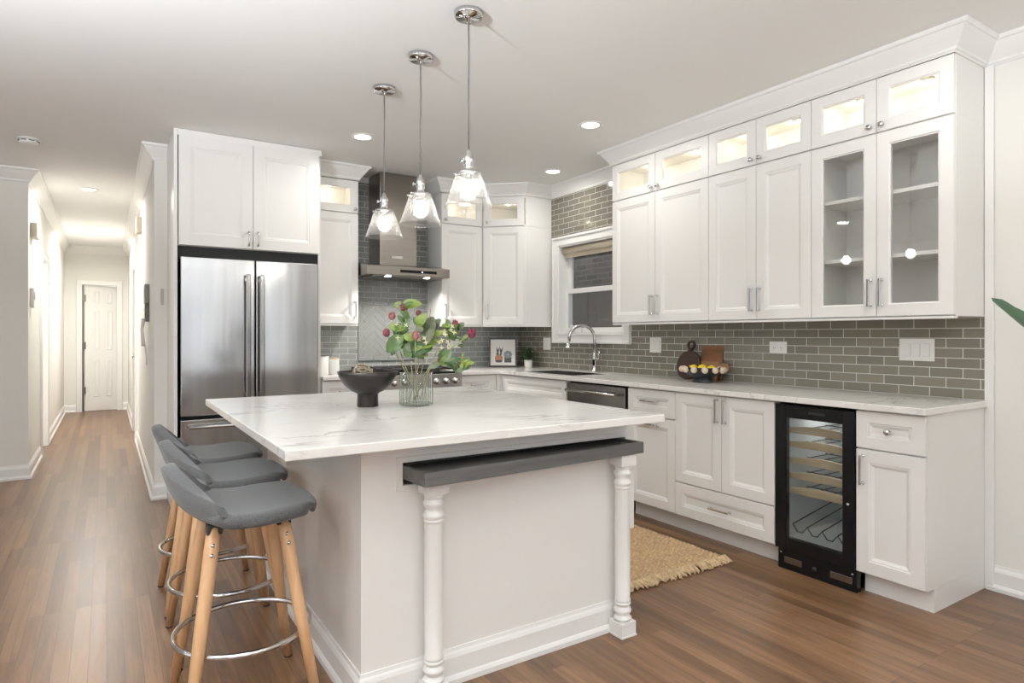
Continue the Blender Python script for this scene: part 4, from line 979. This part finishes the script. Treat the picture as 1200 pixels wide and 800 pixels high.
LM = {'L': LEAFL, 'G': LEAF, 'Y': LEAFG, 'D': LEAFD}
for si, (hd_, kind, rr, lv, lab) in enumerate(stems):
    head = at(*hd_); foot = Vector((VX + random.uniform(-.028, .028), VY + random.uniform(-.028, .028), ZC + .025)); 
    lean = (head - VC); mouth = Vector((VX, VY, ZC + .15)) + Vector((max(-.04, min(.04, lean.x * .35)), max(-.04, min(.04, lean.y * .35)), 0))
    r = thing('flower_stem', lab, 'flower', tuple(foot), 0, 'flowers in the glass vase')
    foot0 = foot; pts = []
    c1 = mouth + (mouth - foot) * .55
    for i in range(5): pts.append(foot.lerp(mouth, i / 5))
    for i in range(9):
        t = i / 8; pts.append(mouth * (1 - t) ** 2 + c1 * 2 * t * (1 - t) + head * t ** 2)
    sm = MB().tube([p - foot for p in pts], .0021, 6)
    groups = {}
    for (u, v, dp, L, Wd, mk, dx, dz) in lv:
        p = at(u, v, dp); d = RT * dx + Vector((0, 0, dz)) + FW * random.uniform(-.25, .25)
        near = min(pts[5:], key=lambda q: (q - p).length)
        L *= 1.2; Wd *= 1.25; b0 = p - d.normalized() * L * .5
        sm.tube([near - foot, b0 - foot], .0012, 5)
        up = -FW + Vector((0, 0, .45)) + RT * random.uniform(-.4, .4)
        blade(groups.setdefault(mk, MB()), b0 - foot, d, up, L, Wd, random.uniform(.08, .3))
        for q_ in range(4 if L < .075 else 2):
            d2 = d + RT * random.uniform(-1.2, 1.2) + Vector((0, 0, random.uniform(-.8, .8)))
            blade(groups.setdefault(random.choice('LGDY'), MB()), b0 - foot + Vector((0, 0, random.uniform(-.012, .012))), d2, up + RT * random.uniform(-.6, .6), L * random.uniform(.45, .8), Wd * random.uniform(.45, .8), random.uniform(0, .4))
    sm.build('stem', STEM, r)
    for mk, g_ in groups.items(): g_.build('leaves', LM[mk], r)
    if rr:
        m = MB(); c = head - foot
        m.sphere(c, rr, 18, 12, 1.25)
        for q in range(110):
            z = random.uniform(-.8, 1); a = random.uniform(0, 6.28); s_ = math.sqrt(1 - z * z); n_ = Vector((s_ * math.cos(a), s_ * math.sin(a), z))
            p = c + Vector((n_.x * rr, n_.y * rr, n_.z * rr * 1.25)); m.tube([p - n_ * .001, p + n_ * .003 + Vector((0, 0, .0025))], [.0016, .0004], 4)
        m.build('flower_head', {'burr': BURR, 'pink': BURRP, 'pinkd': mat('rose_thistle', (.22, .06, .07), .75, var=.5, vscale=120)}[kind], r)
    if si in (1, 5, 6, 8, 4):   # cream filler blossoms
        m = MB()
        for q in range(9):
            p = at({1: 474, 5: 494, 6: 527, 8: 520, 4: 486}[si] + random.uniform(-9, 9), {1: 388, 5: 402, 6: 391, 8: 408, 4: 396}[si] + random.uniform(-9, 9), random.uniform(-.05, .03))
            for a in range(4):
                dd = RT * math.cos(a * 1.57 + q) + Vector((0, 0, math.sin(a * 1.57 + q))) - FW * .5
                blade(m, p - foot, dd, -FW + Vector((0, 0, .2)), .012, .006, .1, 3)
        m.build('blossoms', CREAM, r)

# ------------------------------------------------------------------ things on the back and right worktops
def canister(label, x, y, r, h):
    c = thing('canister', label, 'canister', (x, y, ZC)); MB().lathe([(r * .94, 0), (r, .004), (r, h - .012), (r * .97, h - .01)], 28).build('jar', CERAM, c); MB().lathe([(r * .97, h - .01), (r * 1.0, h - .006), (r, h), (0, h + .001)], 28).build('lid', mat('wood_lid', (.5, .38, .25), .5), c); return c
canister('white ceramic canister with lid nearest the range', 1.545, 5.06, .042, .135)
pt = thing('ceramic_pot', 'tall white ceramic pot with sprig beside the refrigerator', 'plant pot', (1.455, 5.04, ZC))
MB().lathe([(.040, 0), (.042, .004), (.042, .150), (.038, .150), (.038, .13), (0, .13)], 28).build('pot', CERAM, pt)
m = MB()
for k in range(40):
    a = random.uniform(0, 6.28); blade(m, (0.015 * math.cos(a), .015 * math.sin(a), .13), (math.cos(a), math.sin(a), 1.3), (0, 0, 1), random.uniform(.03, .06), .014, .3, 4)
m.build('leaves', LEAFD, pt)
ar = thing('framed_print', 'framed print of two potted cacti leaning in the worktop corner', 'picture', (3.305, 5.30, ZC + .005), math.radians(-32))
w, h_ = .27, .285
m = B((-w / 2, 0, 0), (-w / 2 + .012, .022, h_)).box((w / 2 - .012, 0, 0), (w / 2, .022, h_)).box((-w / 2 + .012, 0, 0), (w / 2 - .012, .022, .012)).box((-w / 2 + .012, 0, h_ - .012), (w / 2 - .012, .022, h_)); tilt = (math.radians(-9), 0, 0)
fo = m.build('frame', FRAMEK, ar, .002, rot=tilt)
pp = B((-w / 2 + .011, .008, .011), (w / 2 - .011, .016, h_ - .011)).build('paper', CANVAS, ar, rot=tilt)
def disc(m, cx, cz, rx, rz, y=.007): m.prism([(cx + rx * math.cos(i * PI / 14), cz + rz * math.sin(i * PI / 14)) for i in range(28)], y, .009)
m = MB(); disc(m, -.04, .082, .040, .040); m.build('printed_pot', TERRA, pp); m = B((.015, .007, .042), (.085, .009, .098)); m.build('printed_pot', CHAR, pp)
m = MB(); disc(m, -.04, .055, .036, .013, .0066); m.build('printed_pot_base', CHAR, pp)
m = MB()
for x0, a in ((-.062, .15), (-.045, -.1), (-.025, .12), (-.015, -.08)): m.prism([(x0 - .006, .118), (x0 + .006, .118), (x0 + a * .1 + .008, .16), (x0 + a * .2, .20), (x0 + a * .1 - .008, .16)], .007, .009)
m.build('printed_cactus', CHAR, pp); m = MB()
for k in range(7): disc(m, .05 + .026 * math.cos(k * .9), .122 + .022 * math.sin(k * .9), .017, .017, .007 - .0002 * k)
m.build('printed_succulent', SAGE, pp)
sp = thing('potted_plant', 'small leafy plant in a white pot in front of the framed print', 'potted plant', (3.468, 5.09, ZC))
MB().lathe([(.033, 0), (.036, .003), (.042, .075), (.038, .075), (.035, .06), (0, .06)], 24).build('pot', CERAM, sp)
m = MB()
for k in range(150):
    a = random.uniform(0, 6.28); rr = random.uniform(0, .072); z = .085 + random.uniform(0, .10) - rr * .4
    blade(m, (rr * math.cos(a), rr * math.sin(a), z), (math.cos(a), math.sin(a), random.uniform(.2, 1.2)), (0, 0, 1), random.uniform(.03, .048), .022, .3, 4)
for k in range(14):
    a = random.uniform(0, 6.28); m.tube([(0, 0, .055), (.03 * math.cos(a), .03 * math.sin(a), .11)], .0015, 5)
m.build('leaves', LEAFD, sp)

wb = B((XW - .035, 4.50, WZ0 + .012), (XW + .035, 4.58, WZ0 + .078)).build('candle_box', CERAM, None, .004); tag(wb, 'small white cube on the window sill behind the faucet', 'candle')
# cutting boards leaning on the tile
rb = thing('round_board', 'round dark walnut cutting board with ring handle leaning on tile', 'cutting board', (XT - .092, 3.145, ZC + .001), RZ)
def ringpoly(cx, cz, r0, r1, y0, y1, n=32):
    m = MB(); V = []; F = []
    for y in (y0, y1):
        for r in (r0, r1):
            for i in range(n): V.append((cx + r * math.cos(2 * PI * i / n), y, cz + r * math.sin(2 * PI * i / n)))
    for i in range(n):
        j = (i + 1) % n
        F += [(i, j, n + j, n + i), (2 * n + i, 3 * n + i, 3 * n + j, 2 * n + j), (n + i, n + j, 3 * n + j, 3 * n + i), (i, 2 * n + i, 2 * n + j, j)]
    m.add(V, F); return m
tl = (math.radians(-12), 0, 0)
m = MB(); m.prism([(.105 * math.cos(i * PI / 20), .105 + .105 * math.sin(i * PI / 20)) for i in range(40)], 0, .016); m.build('board', WALNUT, rb, .003, rot=tl)
m = ringpoly(0, .252, .022, .036, .001, .015); m.prism([(-.02, .19), (.02, .19), (.016, .225), (-.016, .225)], .001, .015); m.build('ring_handle', WALNUT, rb, .002, rot=tl)
qb = thing('rectangular_board', 'brown rectangular cutting board leaning behind the round walnut board', 'cutting board', (XT - .042, 2.985, ZC + .001), RZ)
B((-.085, 0, 0), (.105, .015, .245)).build('board', ACACIA, qb, .004, rot=(math.radians(-9), 0, 0))
pb = thing('paddle_board', 'light brown paddle board with drilled handle behind the bead-trimmed bowl', 'cutting board', (XT - .066, 2.99, ZC + .001), RZ)
m = MB(); m.box((-.10, 0, 0), (.095, .014, .135)); m.prism([(.095, .06), (.14, .055), (.17, .06), (.185, .08), (.185, .105), (.17, .122), (.14, .127), (.095, .122)], 0, .014)
m.build('board', streak_mat('honey_board', (.21, .10, .04), (.34, .19, .085), .4, 0, (3, 3, 24), .1), pb, .003, rot=(math.radians(-10), 0, 0))
MB().lathe([(.008, 0), (.008, .0012), (0, .0013)], 12, (.162, -.0008, .09), 'y').build('handle_hole', GAP, pb, rot=(math.radians(-10), 0, 0))
fb = thing('beaded_bowl', 'dark footed fruit bowl with wooden beads round the rim', 'bowl', (XT - .215, 2.885, ZC))
def oval(m, kx=.78, ky=1.18): m.v = [(p[0] * kx, p[1] * ky, p[2]) for p in m.v]; return m
oval(MB().lathe([(.062, 0), (.064, .006), (.058, .022), (.05, .026), (.07, .034), (.105, .062), (.125, .095), (.128, .101), (.123, .101), (.10, .068), (.06, .042), (0, .038)], 40)).build('bowl', NAVYB, fb)
bd0 = MB().sphere((0, 0, 0), .0215, 16, 10).build('bead', BEAD, fb)
for k in range(12):
    o = bd0 if k == 0 else bd0.copy()
    if k: C.objects.link(o); o.parent = fb
    a = 2 * PI * k / 12 + .1; o.location = (.134 * .78 * math.cos(a), .132 * 1.18 * math.sin(a), .086)
def lemon(label, x, y, z, rz):
    prof = [(0, -.040), (.006, -.037), (.012, -.032), (.024, -.020), (.029, 0), (.024, .020), (.012, .032), (.006, .037), (0, .040)]
    o = MB().lathe(prof, 20, axis='x').build('lemon', LEMON, None, loc=(x, y, z), rot=(0, .1, rz)); tag(o, label, 'lemon', 'lemons in the beaded bowl')
lemon('yellow lemon at the window side of the beaded bowl', XT - .215, 2.960, ZC + .088, .15); lemon('yellow lemon in the middle of the beaded bowl, standing highest', XT - .215, 2.885, ZC + .093, -.1); lemon('yellow lemon at the outlet side of the beaded bowl', XT - .215, 2.810, ZC + .088, .1)

# ------------------------------------------------------------------ rug
rug = thing('jute_rug', 'braided natural jute rug with fringe on the floor beside the island', 'rug', (2.49, 2.92, 0))
def rf(u, v):
    x = -.37 + .74 * u; y = -.63 + 1.26 * v
    return (x + .004 * math.sin(v * 47), y, .010 + .005 * abs(math.sin(u * 34 * PI)) + .0035 * math.sin(v * 92 * PI + (int(u * 34) % 2) * PI) + .0012 * math.sin(u * 6.1 + v * 9))
m = MB().grid(rf, 204, 400); m.box((-.37, -.63, .001), (.37, .63, .008)); m.build('woven_body', JUTE, rug)
for sgn in (-1, 1):
    m = MB()
    for k in range(44):
        x = -.37 + .74 * (k + .5) / 44
        for q in range(3):
            L = random.uniform(.045, .085); dx = random.uniform(-.03, .03); y0 = sgn * .625
            m.tube([(x, y0, .012), (x + dx * .3, y0 + sgn * L * .4, .018 + random.uniform(0, .008)), (x + dx, y0 + sgn * L * .8, .010 + random.uniform(0, .006)), (x + dx * 1.6, y0 + sgn * L, .006)], [.006, .0085, .0065, .004], 6)
    m.build('fringe', JUTE2, rug)

# ------------------------------------------------------------------ tall plant by the right wall (only a leaf tip in view)
tp = thing('tall_potted_plant', 'broad green leaf of a tall plant reaching in beside the right wall', 'plant', (2.62, .46, 0))
MB().lathe([(.13, 0), (.14, .01), (.17, .30), (.16, .30), (.15, .27), (0, .26)], 32).build('pot', CERAM, tp); MB().lathe([(.15, .262), (0, .268)], 24).build('soil', SOIL, tp)
lm = MB(); sm = MB()
def big_leaf(p0, p1, tip, wd, up):
    p0, p1, tip = Vector(p0), Vector(p1), Vector(tip); V = []; F = []; n = 14
    sm.tube([(0, 0, .26), (p0.x * .3, p0.y * .3, p0.z * .6), p0], [.012, .009, .006], 8)
    for i in range(n + 1):
        t = i / n; c = p0 * (1 - t) ** 2 + p1 * 2 * t * (1 - t) + tip * t * t; d = (p1 - p0) * 2 * (1 - t) + (tip - p1) * 2 * t
        s = d.normalized().cross(Vector(up)).normalized(); w = wd * (math.sin(PI * min(1, .05 + t * .93)) ** .8) * (1 - .9 * max(0, t - .2) / .8) + (.006 * min(1, (1 - t) * 12) if t > .4 else 0) + (.009 * math.sin((t - .82) / .18 * PI) if t > .82 else 0)
        nn = s.cross(d).normalized(); V += [c - s * w + nn * w * .35, c, c + s * w + nn * w * .35]
    for i in range(n): k = i * 3; F += [(k, k + 1, k + 4, k + 3), (k + 1, k + 2, k + 5, k + 4)]
    lm.add(V, F, True)
def wp(u, v, dist):   # a point on the sight line, given in the plant's own frame
    return Vector((0, 0, 1.234)) + FW * dist + RT * ((u - 600) / 737.83 * dist) + Vector((0, 0, (392.2 - v) / 737.83 * dist)) - Vector((2.62, .46, 0))
big_leaf((.02, .05, .95), wp(1196, 378, 1.95), wp(1162, 349, 2.05), .085, (-.35, -.55, .75))
big_leaf((-.02, -.05, 1.0), (.1, -.35, 1.35), (.2, -.55, 1.15), .09, (0, 0, 1)); big_leaf((.06, -.02, 1.1), (.35, .1, 1.4), (.55, .12, 1.2), .09, (0, 0, 1)); big_leaf((0, 0, 1.15), (.08, -.12, 1.6), (.25, -.3, 1.75), .085, (0, 1, .3))
lm.build('leaves', STRELI, tp); sm.build('stalks', STEM, tp)

# ------------------------------------------------------------------ made-up torchiere bodies under the added fill lights (living area, behind and beside the camera)
for lx, ly, where in ((-1.3, 1.25, 'left of the bar stools'), (1.2, -1.5, 'by the patio windows'), (-1.0, -2.4, 'in the far rear of the living area')):
    tl_ = thing('floor_lamp', 'added torchiere body under fill light standing ' + where, 'floor lamp', (lx, ly, 0), 0, 'added lamp bodies out of view')
    MB().lathe([(.14, 0), (.14, .015), (.03, .03), (.012, .05)], 28).build('base', NICKEL, tl_)
    MB().lathe([(.012, .05), (.012, 1.69)], 16).build('pole', NICKEL, tl_)
    MB().lathe([(.012, 1.69), (.08, 1.705), (.15, 1.745), (.175, 1.79), (.17, 1.79), (.145, 1.75), (.08, 1.712), (0, 1.70)], 32).build('lamp_shade', NICKEL, tl_)
